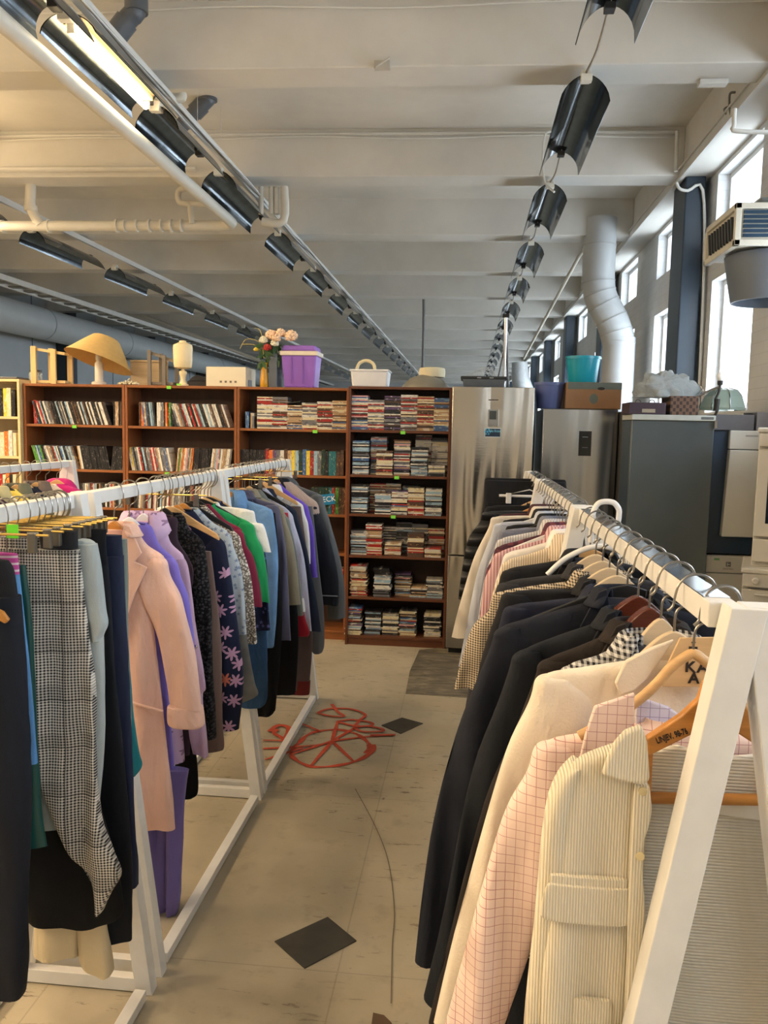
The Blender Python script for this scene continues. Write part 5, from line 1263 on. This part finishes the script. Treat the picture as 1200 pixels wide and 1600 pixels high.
# pink check shirt
PCH = stripes(C(240, 214, 204), C(176, 104, 110), 66, 66, .07, rough=.8)
LCH = stripes(C(220, 216, 236), C(140, 120, 170), 66, 66, .07, rough=.8)
t = top('shirt', 'pink shirt with fine red check, second garment on the right rack', 'shirt', RR, 1.345, (832, 1168), (694, 1600), 1850, PCH, style='none', hang=None, sw=.12, cuffw=.1, th=.05, amp=.009, nx=20, mid=[(.25, .012), (.6, .008)], zc0=1.235)
h = thing('clothes_hanger', 'bent-wood hanger with rounded arms inside the pink check shirt', 'hanger', (RR[0], 1.335, RR[1]))
w = [at(a, b, Y=1.335) for a, b in ((1092, 1022), (1070, 1027), (1048, 1043), (1028, 1066), (1000, 1092), (960, 1120), (905, 1150))]
w = [(p.x - RR[0], 0, p.z - RR[1]) for p in w]; w[0] = (0, 0, w[0][2])
MB().tube(smooth_path([(-x, y, z) for x, y, z in w[::-1]][:-1] + w, 5), .0085, 10).build('hanger_body', LWOOD, h)
hook(h, WIRE)
pxleaf(t, 'collar', [(992, 1083), (991, 1132), (972, 1152), (950, 1170), (906, 1186), (914, 1150), (929, 1104)], 1.345, -.042, -.034, PCH, bevel=.003)
pxleaf(t, 'collar', [(994, 1088), (1045, 1105), (1120, 1160), (1120, 1230), (1010, 1230), (994, 1170)], 1.345, .0, .008, LCH, bevel=.003)
# cream blazer with printed board hanger
CRB = cloth(C(232, 220, 202), .85, 200, .4, .14)
t = top('blazer', 'cream tweed blazer, third garment on the right rack', 'blazer', RR, 1.46, (834, 1062), (678, 1590), 1800, CRB, style='none', hang=None or 'ply', sw=.125, cuffw=.105, th=.055, amp=.008, nx=20, mid=[(.25, .014), (.6, .01)])
pxleaf(t, 'collar', [(1054, 1000), (1040, 1022), (1012, 1062), (993, 1079), (970, 1087), (961, 1068), (978, 1033), (1020, 1012)], 1.46, -.042, -.032, CRB, bevel=.003)
b_ = thing('printed_board', 'thin wooden board printed with KA and A between the cream blazer and the check shirt', 'board', (RR[0], 1.40, RR[1]))
def bx(px, py): q = at(px, py, Y=1.40); return (q.x - RR[0], q.z - RR[1])
MB().prism([bx(*p) for p in ((1063, 997), (1135, 996), (1150, 1010), (1150, 1074), (1035, 1073), (1044, 1036))], 0, .006).build('board', wood(C(214, 178, 130), .5, 'x', 6, .15), b_, bevel=.001)
q = bx(1088, 1043); text_part('lettering', 'KA', .026, INK, b_, (q[0], -.0008, q[1]), space=1.25, bold=.0007)
q = bx(1084, 1060); text_part('lettering', 'A', .026, INK, b_, (q[0], -.0008, q[1]), bold=.0007)
q = bx(1083, 1012); MB().box(q[0] - .007, q[0] - .001, -.001, 0, q[1] - .006, q[1] + .002).box(q[0] + .001, q[0] + .007, -.001, 0, q[1] - .006, q[1] + .002).prism([(q[0] - .004, q[1] + .010), (q[0] + .004, q[1] + .010), (q[0], q[1] + .004)], -.001, 0).build('printed_mark', INK, b_, smooth=False)
BLK = cloth(C(30, 31, 36), .8, 420, .25, .2); NAVY = cloth(C(34, 38, 56), .8, 420, .25, .15); BRNB = cloth(C(42, 36, 34), .85, 420, .25, .15); CHAR = cloth(C(52, 52, 56), .85, 300, .25, .15)
HND = hound(C(40, 40, 46), C(205, 205, 205), 100); HNT = hound(C(52, 46, 42), C(206, 190, 166), 150)
WCOT = cloth(C(226, 224, 222), .7, 500, .4, .06)
LN = plain(C(60, 62, 74), .4, 0, .1, 8, .1)
RG = [
 ('blazer', 'small houndstooth checked jacket behind the cream blazer', 1.56, (872, 1050), (800, 1480), 1700, HND, 'ply', 'blazer', {}),
 ('jacket', 'brown-black wool jacket, fifth from the near end of the right rack', 1.66, (838, 1040), (668, 1600), 1760, BRNB, 'darkwood', 'blazer', dict(sw=.12)),
 ('jacket', 'blue-black jacket with wide shoulders, sixth on the right rack', 1.77, (798, 1026), (662, 1560), 1720, cloth(C(26, 30, 38), .8), 'darkwood', 'blazer', dict(sw=.12)),
 ('coat', 'big dark navy coat whose sleeve bulges furthest into the aisle', 1.89, (770, 988), (650, 1500), 1640, cloth(C(30, 34, 46), .8), 'black', 'blazer', dict(sw=.13, cuffw=.12, mid=[(.3, .03), (.62, .036)])),
 ('blazer', 'slim navy blazer just behind the big navy coat', 2.02, (785, 952), (715, 1300), 1420, NAVY, 'ply', 'blazer', {}),
 ('blazer', 'black suit jacket, second one behind the big navy coat', 2.13, (782, 930), (712, 1250), 1360, BLK, 'ply', 'blazer', {}),
 ('blazer', 'beige and brown houndstooth jacket in the middle of the right rack', 2.24, (768, 930), (708, 1075), 1340, HNT, 'ply', 'blazer', dict(cuffw=.09)),
 ('blazer', 'charcoal suit jacket behind the beige houndstooth one', 2.36, (775, 915), (722, 1130), 1250, CHAR, 'ply', 'blazer', {}),
 ('blazer', 'black jacket just before the second white frame of the right rack', 2.47, (782, 895), (735, 1110), 1230, BLK, 'wood', 'blazer', {}),
 ('shirt', 'tan finely striped shirt, first behind the second white frame on the right', 2.76, (783, 882), (752, 1060), 1180, stripes(C(222, 208, 186), C(150, 130, 112), 130, 0, .4), 'wood', 'shirt', dict(th=.045)),
 ('blouse', 'glossy white satin blouse on the right rack', 2.87, (786, 868), (762, 1030), 1140, plain(C(230, 226, 222), .35, 0, .05, 6, .25), 'wood', 'shirt', dict(th=.045)),
 ('shirt', 'rose striped shirt on the right rack', 2.98, (770, 868), (748, 985), 1120, stripes(C(210, 176, 180), C(140, 84, 96), 90, 0, .4), 'white', 'shirt', dict(th=.045)),
 ('shirt', 'burgundy plaid shirt on the right rack', 3.09, (772, 858), (750, 960), 1110, stripes(C(110, 60, 70), C(60, 36, 50), 26, 26, .45), 'brownwood', 'shirt', dict(th=.045)),
 ('shirt', 'light grey striped shirt in the far half of the right rack', 3.20, (775, 846), (745, 990), 1090, stripes(C(206, 204, 204), C(150, 150, 160), 100, 0, .4), 'brownwood', 'shirt', dict(th=.045)),
 ('shirt', 'slate blue-grey shirt in the far half of the right rack', 3.31, (778, 832), (742, 975), 1070, cloth(C(120, 124, 142), .7, 500, .4), 'black', 'shirt', dict(th=.045)),
 ('shirt', 'black shirt between slate and pale blue ones on the right rack', 3.41, (790, 824), (760, 940), 1040, BLK, 'black', 'shirt', dict(th=.04)),
 ('shirt', 'pale blue shirt with a grey sleeve end, far half of the right rack', 3.51, (771, 820), (716, 1040), 1060, cloth(C(186, 192, 208), .7, 500, .4), 'white', 'shirt', dict(th=.045)),
 ('shirt', 'black collared shirt behind the pale blue one', 3.62, (785, 812), (755, 930), 1020, BLK, 'wood', 'shirt', dict(th=.04)),
 ('shirt', 'off-white long-sleeved shirt with sleeve reaching lowest beside the CD bookcase', 3.73, (766, 810), (706, 995), 1030, cloth(C(216, 208, 196), .7, 500, .4), 'wood', 'shirt', dict(th=.05, sw=.11, cuffw=.1)),
 ('shirt', 'dark maroon shirt behind the off-white one', 3.84, (778, 803), (745, 920), 1000, cloth(C(70, 40, 46), .8), 'wood', 'shirt', dict(th=.04)),
 ('puffer_jacket', 'black quilted puffer jacket near the far end of the right rack', 3.95, (752, 802), (716, 935), 990, quilt(C(30, 32, 38)), 'brownwood', 'crew', dict(th=.06, sw=.12, cuffw=.11, mid=[(.3, .03), (.65, .02)], amp=.004)),
 ('jacket', 'black wool jacket on a pale wooden hanger, by the right rack\'s far end frame', 4.02 + .22, (758, 790), (728, 900), 970, BLK, 'wood', 'crew', dict(th=.05)),
]
for (nm, lab, Y, sh, cuff, hem, mt, hg, st, kw) in RG:
    kw = dict(kw); 
    if st == 'blazer': kw['lining'] = LN
    top(nm, lab, {'puffer_jacket': 'jacket'}.get(nm, nm), RR, Y, sh, cuff, hem, mt, style=st, hang=hg, **kw)
for q, (Y, dz) in enumerate(((4.42, 0), (4.62, .012))):
    cut('trousers', ['black trousers on a white clip hanger at the far end of the right rack', 'black folded trousers, very last garment of the right rack'][q], 'trousers', RR, Y, [
        ('waist', [(752 - q * 4, 760, 882), (757 - q * 4, 757, 885), (780, 756, 886), (800, 755, 887)], .03, 0, BLK, .003),
        ('trouser_leg', [(785, 756, 822), (850, 748, 822), (950, 742, 818), (1050, 738, 816)], .04, 0, BLK),
        ('trouser_leg', [(785, 822, 888), (850, 822, 890), (950, 820, 890), (1050, 818, 888)], .04, 0, BLK)], hang=None)
    h = thing('clip_hanger', ['white plastic clip hanger on the nearer pair of black trousers', 'white plastic clip hanger on the last black trousers'][q], 'hanger', (RR[0], Y - .01, RR[1]))
    hook(h, WIRE); MB().tube([(-.2, 0, -.09), (.2, 0, -.09)], .009, 8).tube([(-.19, 0, -.09), (-.04, 0, -.055), (0, 0, -.07), (.04, 0, -.055), (.19, 0, -.09)], .006, 8).build('hanger_body', WPLAST, h)
    for s in (-1, 1): MB().box(s * .15 - .014, s * .15 + .014, -.03, .0, -.13, -.075).build('clip', WPLAST, h, smooth=False, bevel=.003)
h = thing('clothes_hanger', 'thick white plastic hanger hook looping high over the right rail', 'hanger', (RR[0] + .02, 2.40, RR[1]))
MB().tube(smooth_path([(-.03, 0, -.06), (-.028, 0, .0), (-.026, 0, .03), (-.010, 0, .056), (.026, 0, .058), (.044, 0, .04), (.046, 0, .02), (.044, 0, .0)], 5), .008, 10).build('hook', WPLAST, h)
MB().tube(smooth_path([(-.15, 0, -.16), (-.1, 0, -.11), (-.03, 0, -.075), (.03, 0, -.075), (.1, 0, -.11), (.15, 0, -.16)], 5), .008, 10).build('hanger_body', WPLAST, h)
# dark garments hanging on the far side seen under the rail
# ================= left rack, near frame: clip-hung skirts and trousers
L = RL_
HTR = hound(C(24, 24, 28), C(214, 210, 202), 135, over=8)
DEN = denim(C(92, 142, 196))
t = cut('trousers', 'black trousers at the far left edge, nearest on the left rack', 'trousers', L, 1.76, [
    ('waist', [(872, -190, 12), (884, -190, 20), (905, -190, 24), (950, -190, 30)], .05, 0, BLK, .004),
    ('trouser_leg', [(930, -60, 30), (1050, -60, 40), (1200, -50, 48), (1380, -40, 50), (1530, -30, 44), (1556, -10, 30)], .07, 0, cloth(C(22, 26, 36), .8), .010),
    ('trouser_leg', [(930, -190, -60), (1200, -180, -70), (1550, -170, -80)], .07, 0, BLK)])
m = MB(); q = at(2, 965, Y=1.70); m.prism([(q.x - L[0] - .04, q.z - t.location.z + .03), (q.x - L[0] + .0, q.z - t.location.z + .012), (q.x - L[0] + .014, q.z - t.location.z - .006), (q.x - L[0] + .004, q.z - t.location.z - .016), (q.x - L[0] - .04, q.z - t.location.z + .008)], -.055, -.045); m.build('wooden_toggle', MWOOD, t, bevel=.003)
t = cut('skirt', 'bright blue denim skirt with a pink striped waistband, at far left', 'skirt', L, 1.83, [
    ('waistband', [(862, -130, 26), (868, -130, 28), (892, -130, 30), (898, -130, 30)], .03, 0, stripes(C(190, 80, 150), C(226, 220, 220), 0, 60, .3), .002),
    ('skirt_body', [(894, -135, 30), (960, -138, 38), (1060, -140, 50), (1130, -140, 56), (1184, -140, 60)], .04, 0, DEN, .005)])
t = cut('trousers', 'black and white houndstooth trousers hanging at the front of the left rack', 'trousers', L, 1.93, [
    ('waistband', [(838, -95, 66), (843, -95, 66), (858, -95, 68), (864, -95, 68)], .034, -.006, HTR, .002),
    ('waist_tab', [(828, 62, 118), (832, 62, 120), (848, 64, 121), (856, 66, 121)], .04, -.01, BLK, .002),
    ('trouser_leg', [(856, -20, 124), (900, 0, 128), (1000, 30, 137), (1100, 45, 146), (1190, 58, 150), (1280, 88, 158), (1330, 108, 176), (1362, 124, 188), (1395, 142, 172), (1430, 148, 156)], .05, -.004, HTR, .010, 22),
    ('trouser_leg', [(856, -95, 0), (1000, -95, 30), (1190, -80, 50), (1300, -60, 40)], .04, .012, HTR, .008)])
cut('skirt', 'long black skirt with rounded hem showing under the houndstooth trousers', 'skirt', L, 2.005, [
    ('skirt_body', [(846, -60, 122), (900, -60, 128), (1200, -50, 150), (1380, -20, 190), (1425, 20, 188), (1445, 50, 150)], .05, 0, cloth(C(16, 17, 20), .85), .006)])
cut('top', 'dark green satin top between the black trousers and the houndstooth ones', 'top', L, 1.875, [
    ('body', [(880, -120, 40), (1000, -120, 52), (1240, -110, 62), (1308, -110, 70), (1318, -110, 72)], .03, 0, plain(C(14, 70, 66), .35, 0, .2, 7, .2), .006)])
cut('sweatshirt', 'light grey jersey top right of the houndstooth trousers', 'top', L, 1.975, [
    ('body', [(842, 60, 140), (850, 40, 150), (880, 30, 156), (1000, 20, 162), (1150, 10, 162), (1290, 10, 150)], .05, 0, cloth(C(160, 170, 172), .8, 500, .35), .006),
    ('sleeve', [(850, 120, 150), (890, 125, 157), (950, 135, 163), (975, 142, 166), (990, 145, 160), (1000, 148, 156)], .05, -.01, cloth(C(160, 170, 172), .8, 500, .35), .004)])
cut('trousers', 'cream trousers whose hems show lowest under the near left rack', 'trousers', L, 2.04, [
    ('trouser_leg', [(850, 40, 110), (1300, 50, 115), (1390, 55, 118), (1480, 55, 120), (1492, 58, 122)], .06, 0, cloth(C(206, 190, 156), .8), .01),
    ('trouser_leg', [(850, 100, 150), (1300, 105, 150), (1400, 112, 160), (1480, 116, 172), (1510, 122, 176), (1516, 150, 172)], .06, .0, cloth(C(206, 190, 156), .8), .01)])
BW = cloth(C(18, 22, 30), .8)
cut('trousers', 'black wide-waisted trousers clipped just left of the white double frame', 'trousers', L, 2.07, [
    ('waist', [(826, 110, 166), (832, 100, 166), (850, 80, 166), (880, 60, 168)], .02, -.012, BW, .002),
    ('trouser_leg', [(870, 120, 168), (1000, 118, 178), (1200, 125, 195), (1350, 150, 207), (1420, 158, 206), (1472, 165, 204)], .035, 0, BW, .008)])
# between the frames and onwards: hangers on the middle left rack
NV2 = cloth(C(30, 38, 62), .8)
cut('skirt', 'navy pleated skirt right of the black trousers, beside the double frame', 'skirt', L, 2.105, [
    ('waistband', [(836, 150, 190), (840, 146, 190), (860, 146, 191), (872, 146, 192)], .03, 0, NV2, .001),
    ('skirt_body', [(868, 146, 192), (1000, 148, 196), (1070, 150, 198), (1200, 152, 205), (1330, 155, 212), (1385, 160, 212)], .05, 0, NV2, .009)])
cut('trousers', 'dusty green trousers sliver beside the pink blazer', 'trousers', L, 2.13, [
    ('trouser_leg', [(842, 165, 198), (900, 165, 200), (1000, 165, 200), (1150, 168, 204), (1260, 170, 206)], .03, 0, cloth(C(112, 122, 116), .7), .004)])
cut('dress', 'teal dress flaring out beneath the pink blazer', 'dress', L, 2.15, [
    ('skirt_body', [(850, 165, 195), (1000, 165, 200), (1100, 170, 208), (1170, 172, 217), (1195, 172, 222), (1212, 176, 212)], .03, .0, cloth(C(20, 112, 122), .6), .005)], hang='black')
PNK = cloth(C(232, 190, 172), .7, 380, .5, .06)
t = top('blazer', 'long pale pink blazer with a rolled cuff on the left rack', 'blazer', L, 2.50, (262, 880), (316, 1105), 1296, PNK, style='blazer', hang='brownwood', th=.06, sw=.125, cuffw=.11, amp=.009, nx=20, mid=[(.3, .02), (.65, .022)], hemw=.19, lining=plain(C(206, 160, 146), .5))
rx = L[0]; q = at(292, 1118, Y=2.5)
m = MB(); cz = q.z - t.location.z; cxk = at(316, 1118, Y=2.5).x - rx
for s in (-1, 1):
    m = MB().loft([(cz + .035, s * (cxk - .055) - .05, s * (cxk - .055) + .05, .06, -.004), (cz + .028, s * (cxk - .055) - .058, s * (cxk - .055) + .058, .069, -.004), (cz - .02, s * (cxk - .052) - .06, s * (cxk - .052) + .06, .071, -.004), (cz - .034, s * (cxk - .05) - .05, s * (cxk - .05) + .05, .062, -.004)], nx=14, seg=4, amp=.002)
    m.build('rolled_cuff', PNK, t, ang=80)
w = [at(*p, Y=2.465) for p in ((203, 1094), (256, 1109), (256, 1112), (203, 1098))]
leaf(t, 'pocket_welt', [(p.x - rx, p.z - t.location.z) for p in w], -.046, -.036, PNK)
VIO = cloth(C(124, 110, 204), .7, 500, .3); VIO2 = cloth(C(110, 98, 160), .7)
t = top('dress', 'long violet pleated dress right behind the pink blazer', 'dress', L, 2.62, (278, 882), (305, 1030), 1240, VIO, style='crew', hang='white', th=.045, nx=16)
zz = at(250, 1200, Y=2.62).z - t.location.z; ze = at(250, 1420, Y=2.62).z - t.location.z
MB().loft([(zz, -.17, .20, .06), (zz - .12, -.17, .185, .07), (ze + .02, -.17, .165, .09), (ze, -.16, .15, .09)], nx=26, seg=6, amp=.016, freq=13, seed=5).build('pleated_skirt', VIO2, t, ang=80)
LIL = cloth(C(184, 154, 180), .8, 300, .4)
t = top('blouse', 'lilac blouse with buttoned cuffs on the left rack', 'blouse', L, 2.74, (292, 880), (326, 1178), 1190, floral(C(206, 176, 206), C(150, 120, 150), 18, .32), style='shirt', hang='white', th=.045, slmat=LIL, sw=.09, cuffw=.055, mid=[(.3, .01), (.62, .018), (.7, .0)])
for py in (1010, 1045, 1085):
    q = at(306, py, Y=2.71); MB().lathe([(.008, 0), (.008, .003), (.005, .005)], n=12, M=Matrix.Translation((q.x - rx, -.036, q.z - t.location.z)) @ Matrix.Rotation(PI / 2, 4, 'X')).build('cuff_button', CHROME, t)
top('top', 'sleeveless dark plum top on a white hanger', 'top', L, 2.86, (298, 880), None, 1180, cloth(C(56, 40, 52), .8), style='crew', hang='white', th=.04)
top('blouse', 'black lace blouse on the left rack', 'blouse', L, 2.94, (318, 848), (338, 1150), 1170, lace(C(58, 56, 60), C(14, 14, 16), 110), style='crew', hang='black', th=.045)
cut('trousers', 'black trousers whose leg ends show beside the long violet dress', 'trousers', L, 2.90, [('trouser_leg', [(900, 200, 290), (1100, 240, 300), (1180, 270, 307), (1235, 272, 309), (1248, 280, 300)], .03, .01, cloth(C(12, 12, 14), .9), .005)], hang='clip')
cut('dress', 'taupe brown dress hem showing low in the middle of the left rack', 'dress', L, 3.0, [('skirt_body', [(860, 240, 330), (1000, 250, 345), (1120, 270, 348), (1165, 280, 350), (1172, 300, 345)], .03, .0, cloth(C(112, 92, 86), .8), .008)], hang='wood')
FLO = floral(C(22, 28, 54), C(186, 146, 176), 14, .46, 7, C(196, 110, 90))
top('dress', 'navy dress printed with pink flowers on the left rack', 'dress', L, 3.07, (352, 850), (373, 1138), 1110, FLO, style='crew', hang='brownwood', th=.05, sw=.12, cuffw=.075, mid=[(.3, .02), (.7, .03)])
GRF = floral(C(168, 180, 190), C(110, 124, 150), 40, .35)
top('blouse', 'grey-blue blouse with small floral print', 'blouse', L, 3.14, (362, 838), (387, 992), 1010, GRF, style='crew', hang='brownwood', th=.04)
cut('top', 'grey washed stone top with a ragged hem below the white lace', 'top', L, 3.18, [('body', [(838, 240, 360), (900, 240, 380), (1000, 240, 388), (1060, 250, 398), (1082, 260, 403), (1095, 270, 375)], .03, 0, plain(C(120, 120, 116), .8, 0, .3, 10, .2), .006)], hang='black')
top('cardigan', 'white crochet lace top on the left rack', 'top', L, 3.24, (376, 840), (403, 1005), 1010, lace(C(232, 226, 214), C(120, 110, 100), 120), style='crew', hang='black', th=.035)
top('t_shirt', 'burgundy t-shirt peeking out left of the green one', 't-shirt', L, 3.295, (382, 835), (408, 948), 990, cloth(C(122, 30, 58), .8), style='crew', hang='black', th=.035)
top('t_shirt', 'bright green t-shirt on the left rack', 't-shirt', L, 3.35, (398, 822), (422, 940), 960, cloth(C(20, 146, 84), .7, 500, .35), style='crew', hang='black', th=.04, sw=.12, cuffw=.11)
top('t_shirt', 'white short-sleeved lace-edged t-shirt above the green one', 't-shirt', L, 3.40, (398, 800), (424, 862), 980, cloth(C(226, 226, 222), .8, 200, .5), style='crew', hang='wood', th=.04, sw=.12, cuffw=.12)
top('blouse', 'shiny dark navy patterned blouse under the green t-shirt', 'blouse', L, 3.45, (405, 820), (423, 985), 1000, floral(C(24, 30, 60), C(90, 90, 150), 30, .3), style='crew', hang='black', th=.035)
cut('dress', 'dark blue denim dress with rounded hem by the second left frame', 'dress', L, 3.49, [('skirt_body', [(830, 290, 400), (950, 290, 415), (1040, 295, 418), (1090, 330, 417), (1104, 360, 408)], .04, 0, denim(C(52, 84, 122)), .006)], hang='wood')
# far left rack
top('shirt', 'light blue denim shirt, first after the double frame on the left', 'shirt', L, 3.76, (426, 798), (428, 1012), 1030, denim(C(112, 152, 196)), style='shirt', hang='brownwood', th=.05, sw=.11, cuffw=.085, mid=[(.3, .025), (.7, .015)])
cut('skirt', 'long black skirt hanging lowest on the farthest left rack', 'skirt', L, 3.84, [('skirt_body', [(800, 330, 430), (950, 330, 440), (1090, 340, 433), (1110, 360, 430), (1116, 380, 424)], .05, 0, cloth(C(13, 13, 16), .9), .01)], hang='clip')
OLV = cloth(C(138, 130, 110), .8)
top('coat', 'olive coat with slate violet body, just behind the denim shirt', 'coat', L, 3.90, (436, 792), (456, 1000), 1012, cloth(C(74, 74, 98), .8), style='blazer', hang='wood', th=.05, slmat=cloth(C(84, 84, 106), .8), cuffw=.1, lining=OLV)
top('coat', 'olive-grey long coat on the farthest left rack', 'coat', L, 4.0, (444, 796), (470, 945), 950, OLV, style='blazer', hang='wood', th=.05, cuffw=.1)
cut('skirt', 'black skirt with a soft rounded hem, far left rack', 'skirt', L, 4.03, [('skirt_body', [(800, 350, 440), (950, 350, 465), (1070, 380, 463), (1084, 400, 458)], .05, .03, cloth(C(16, 16, 20), .9), .008)], hang='clip')
top('jacket', 'grey sports jacket with red lower part and white band', 'jacket', L, 4.13, (452, 812), (474, 960), 985, cloth(C(110, 116, 112), .7), style='crew', hang='wood', th=.05, cuffw=.12)
q = cut('tracksuit_top', 'red top with thin white piping showing under the grey sports jacket', 'jacket', L, 4.17, [('body', [(800, 370, 450), (900, 370, 465), (960, 400, 476), (985, 410, 484), (994, 440, 482)], .04, -.02, cloth(C(160, 20, 44), .6), .006), ('white_band', [(934, 420, 474), (936, 418, 475), (950, 418, 477), (954, 420, 477)], .05, -.03, WPLAST, .001)], hang='black')
top('jacket', 'pale lilac quilted jacket with red edge on the far left rack', 'jacket', L, 4.24, (458, 806), (488, 985), 990, cloth(C(180, 182, 202), .7, 200, .5), style='crew', hang='black', th=.05)
top('blazer', 'dark navy blazer with a white lapel pin, far left rack', 'blazer', L, 4.34, (464, 800), (502, 985), 1000, cloth(C(26, 34, 54), .8), style='blazer', hang='darkwood', th=.05, lining=LN)
cut('dress', 'taupe dress with a dark red hem band near the far end of the left rack', 'dress', L, 4.44, [('skirt_body', [(790, 370, 470), (950, 400, 488), (1060, 430, 484), (1078, 436, 483)], .04, .0, cloth(C(88, 76, 76), .8), .006), ('hem_band', [(1062, 430, 485), (1064, 429, 485), (1080, 432, 484), (1084, 434, 483)], .05, 0, cloth(C(96, 26, 26), .8), .004)], hang='wood')
top('shirt', 'white shirt next to the violet one, far left rack', 'shirt', L, 4.42 + .09, (474, 790), (486, 880), 950, WCOT, style='shirt', hang='darkwood', th=.04)
top('hoodie', 'vivid violet top near the far end of the left rack', 'top', L, 4.58, (482, 792), (497, 900), 990, cloth(C(104, 78, 190), .8, 200, .4), style='crew', hang='black', th=.045)
cut('trousers', 'grey trousers hanging at the aisle corner of the far left rack', 'trousers', L, 4.64, [('trouser_leg', [(790, 420, 488), (930, 460, 503), (1000, 482, 506), (1018, 488, 504), (1022, 492, 500)], .04, 0, cloth(C(94, 96, 100), .8), .008)], hang='clip')
SHP = cloth(C(170, 150, 140), .9, 120, .5)
t = top('jacket', 'large black jacket with beige shoulders and grey piping, last but one on the left rack', 'jacket', L, 4.72, (498, 792), (528, 945), 985, cloth(C(28, 32, 42), .75), style='shirt', hang='wood', th=.07, sw=.15, cuffw=.12, mid=[(.35, .03), (.7, .035)])
z0 = t.location.z; S = at(500, 790, Y=4.72)
MB().loft([(.01, -.085, .085, .085), (-.012, -.12, .12, .10), ((S.z - z0) * .55, -.19, .19, .11), ((S.z - z0) * .9, -.248, .248, .112), ((S.z - z0) - .05, -.262, .262, .105)], nx=16, seg=5, amp=.001).build('shoulder_yoke', SHP, t, ang=80)
q = at(528, 930, Y=4.72); dxx = q.x - L[0]
for s in (-1, 1): MB().box(s * (dxx - .06) - .066, s * (dxx - .06) + .066, -.046, -.040, q.z - z0, q.z - z0 + .006).build('cuff_piping', plain(C(150, 154, 160), .5), t, smooth=False)
top('jacket', 'beige hooded jacket with black body, very last on the left rack', 'jacket', L, 4.85, (505, 776), (540, 965), 1000, cloth(C(84, 88, 94), .7), style='hood', hang='wood', th=.07, sw=.14, cuffw=.11, mid=[(.35, .03), (.7, .03)], slmat=cloth(C(92, 96, 100), .6))
# ================= rack behind on the left
BB = [('sweater', 'beige knitted top nearest on the rear left rack', cloth(C(206, 190, 160), .9, 160, .5), 'black'), ('t_shirt', 'black top second on the rear left rack', BLK, 'darkwood'),
      ('shirt', 'dark brown shirt on the yellow hanger, rear left rack', cloth(C(78, 52, 44), .8), 'yellow'), ('t_shirt', 'orange top behind the yellow hanger, rear left rack', cloth(C(206, 120, 60), .8), 'black'),
      ('shirt', 'aubergine shirt on a black hanger, rear left rack', cloth(C(60, 40, 56), .8), 'black'), ('shirt', 'pale khaki shirt before the yellow top, rear left rack', cloth(C(196, 186, 140), .8), 'white'),
      ('t_shirt', 'lemon yellow top on the rear left rack', cloth(C(236, 212, 100), .8), 'black'), ('shirt', 'olive drab shirt after the yellow top, rear left rack', cloth(C(106, 106, 88), .8), 'wood'),
      ('sweater', 'navy sweater with light blue neck, rear left rack', cloth(C(28, 34, 56), .8), 'wood'), ('shirt', 'taupe shirt on a bright wooden hanger, rear left rack', cloth(C(110, 96, 88), .8), 'wood'),
      ('blouse', 'cream pink blouse before the magenta jacket, rear left rack', cloth(C(224, 206, 190), .8), 'wood')]
for i, (nm, lab, mt, hg) in enumerate(BB):
    top_m(nm, lab, {'t_shirt': 'top'}.get(nm, nm), RB_[0], RB_[1], 3.5 + .105 * i, .21, 1.24, .27, .75, .62, mt, style='shirt' if nm == 'shirt' else 'crew', hang=hg, th=.045, nx=10)
top_m('jacket', 'magenta pink jacket, last on the rear left rack', 'jacket', RB_[0], RB_[1], 4.68, .25, 1.25, .31, .72, .6, cloth(C(196, 28, 118), .7), style='hood', hang='wood', th=.06, nx=12)
cut('trousers', 'dark red trousers glimpsed under the near left rail, on the rear left rack', 'trousers', RB_, 4.62, [('trouser_leg', [(790, 40, 68), (830, 40, 70), (900, 40, 72)], .03, .0, cloth(C(130, 30, 40), .8), .004)], hang=None)
g = at(30, 828, Y=1.83)
tag(MB().box(g.x - .014, g.x + .014, 1.80, 1.803, g.z - .016, g.z + .016).build('price_tag', emis((.1, .6, .05, 1), .0) if False else plain(C(110, 220, 50), .5), smooth=False), 'neon green price tag on a hook at the near end of the left rack', 'tag')
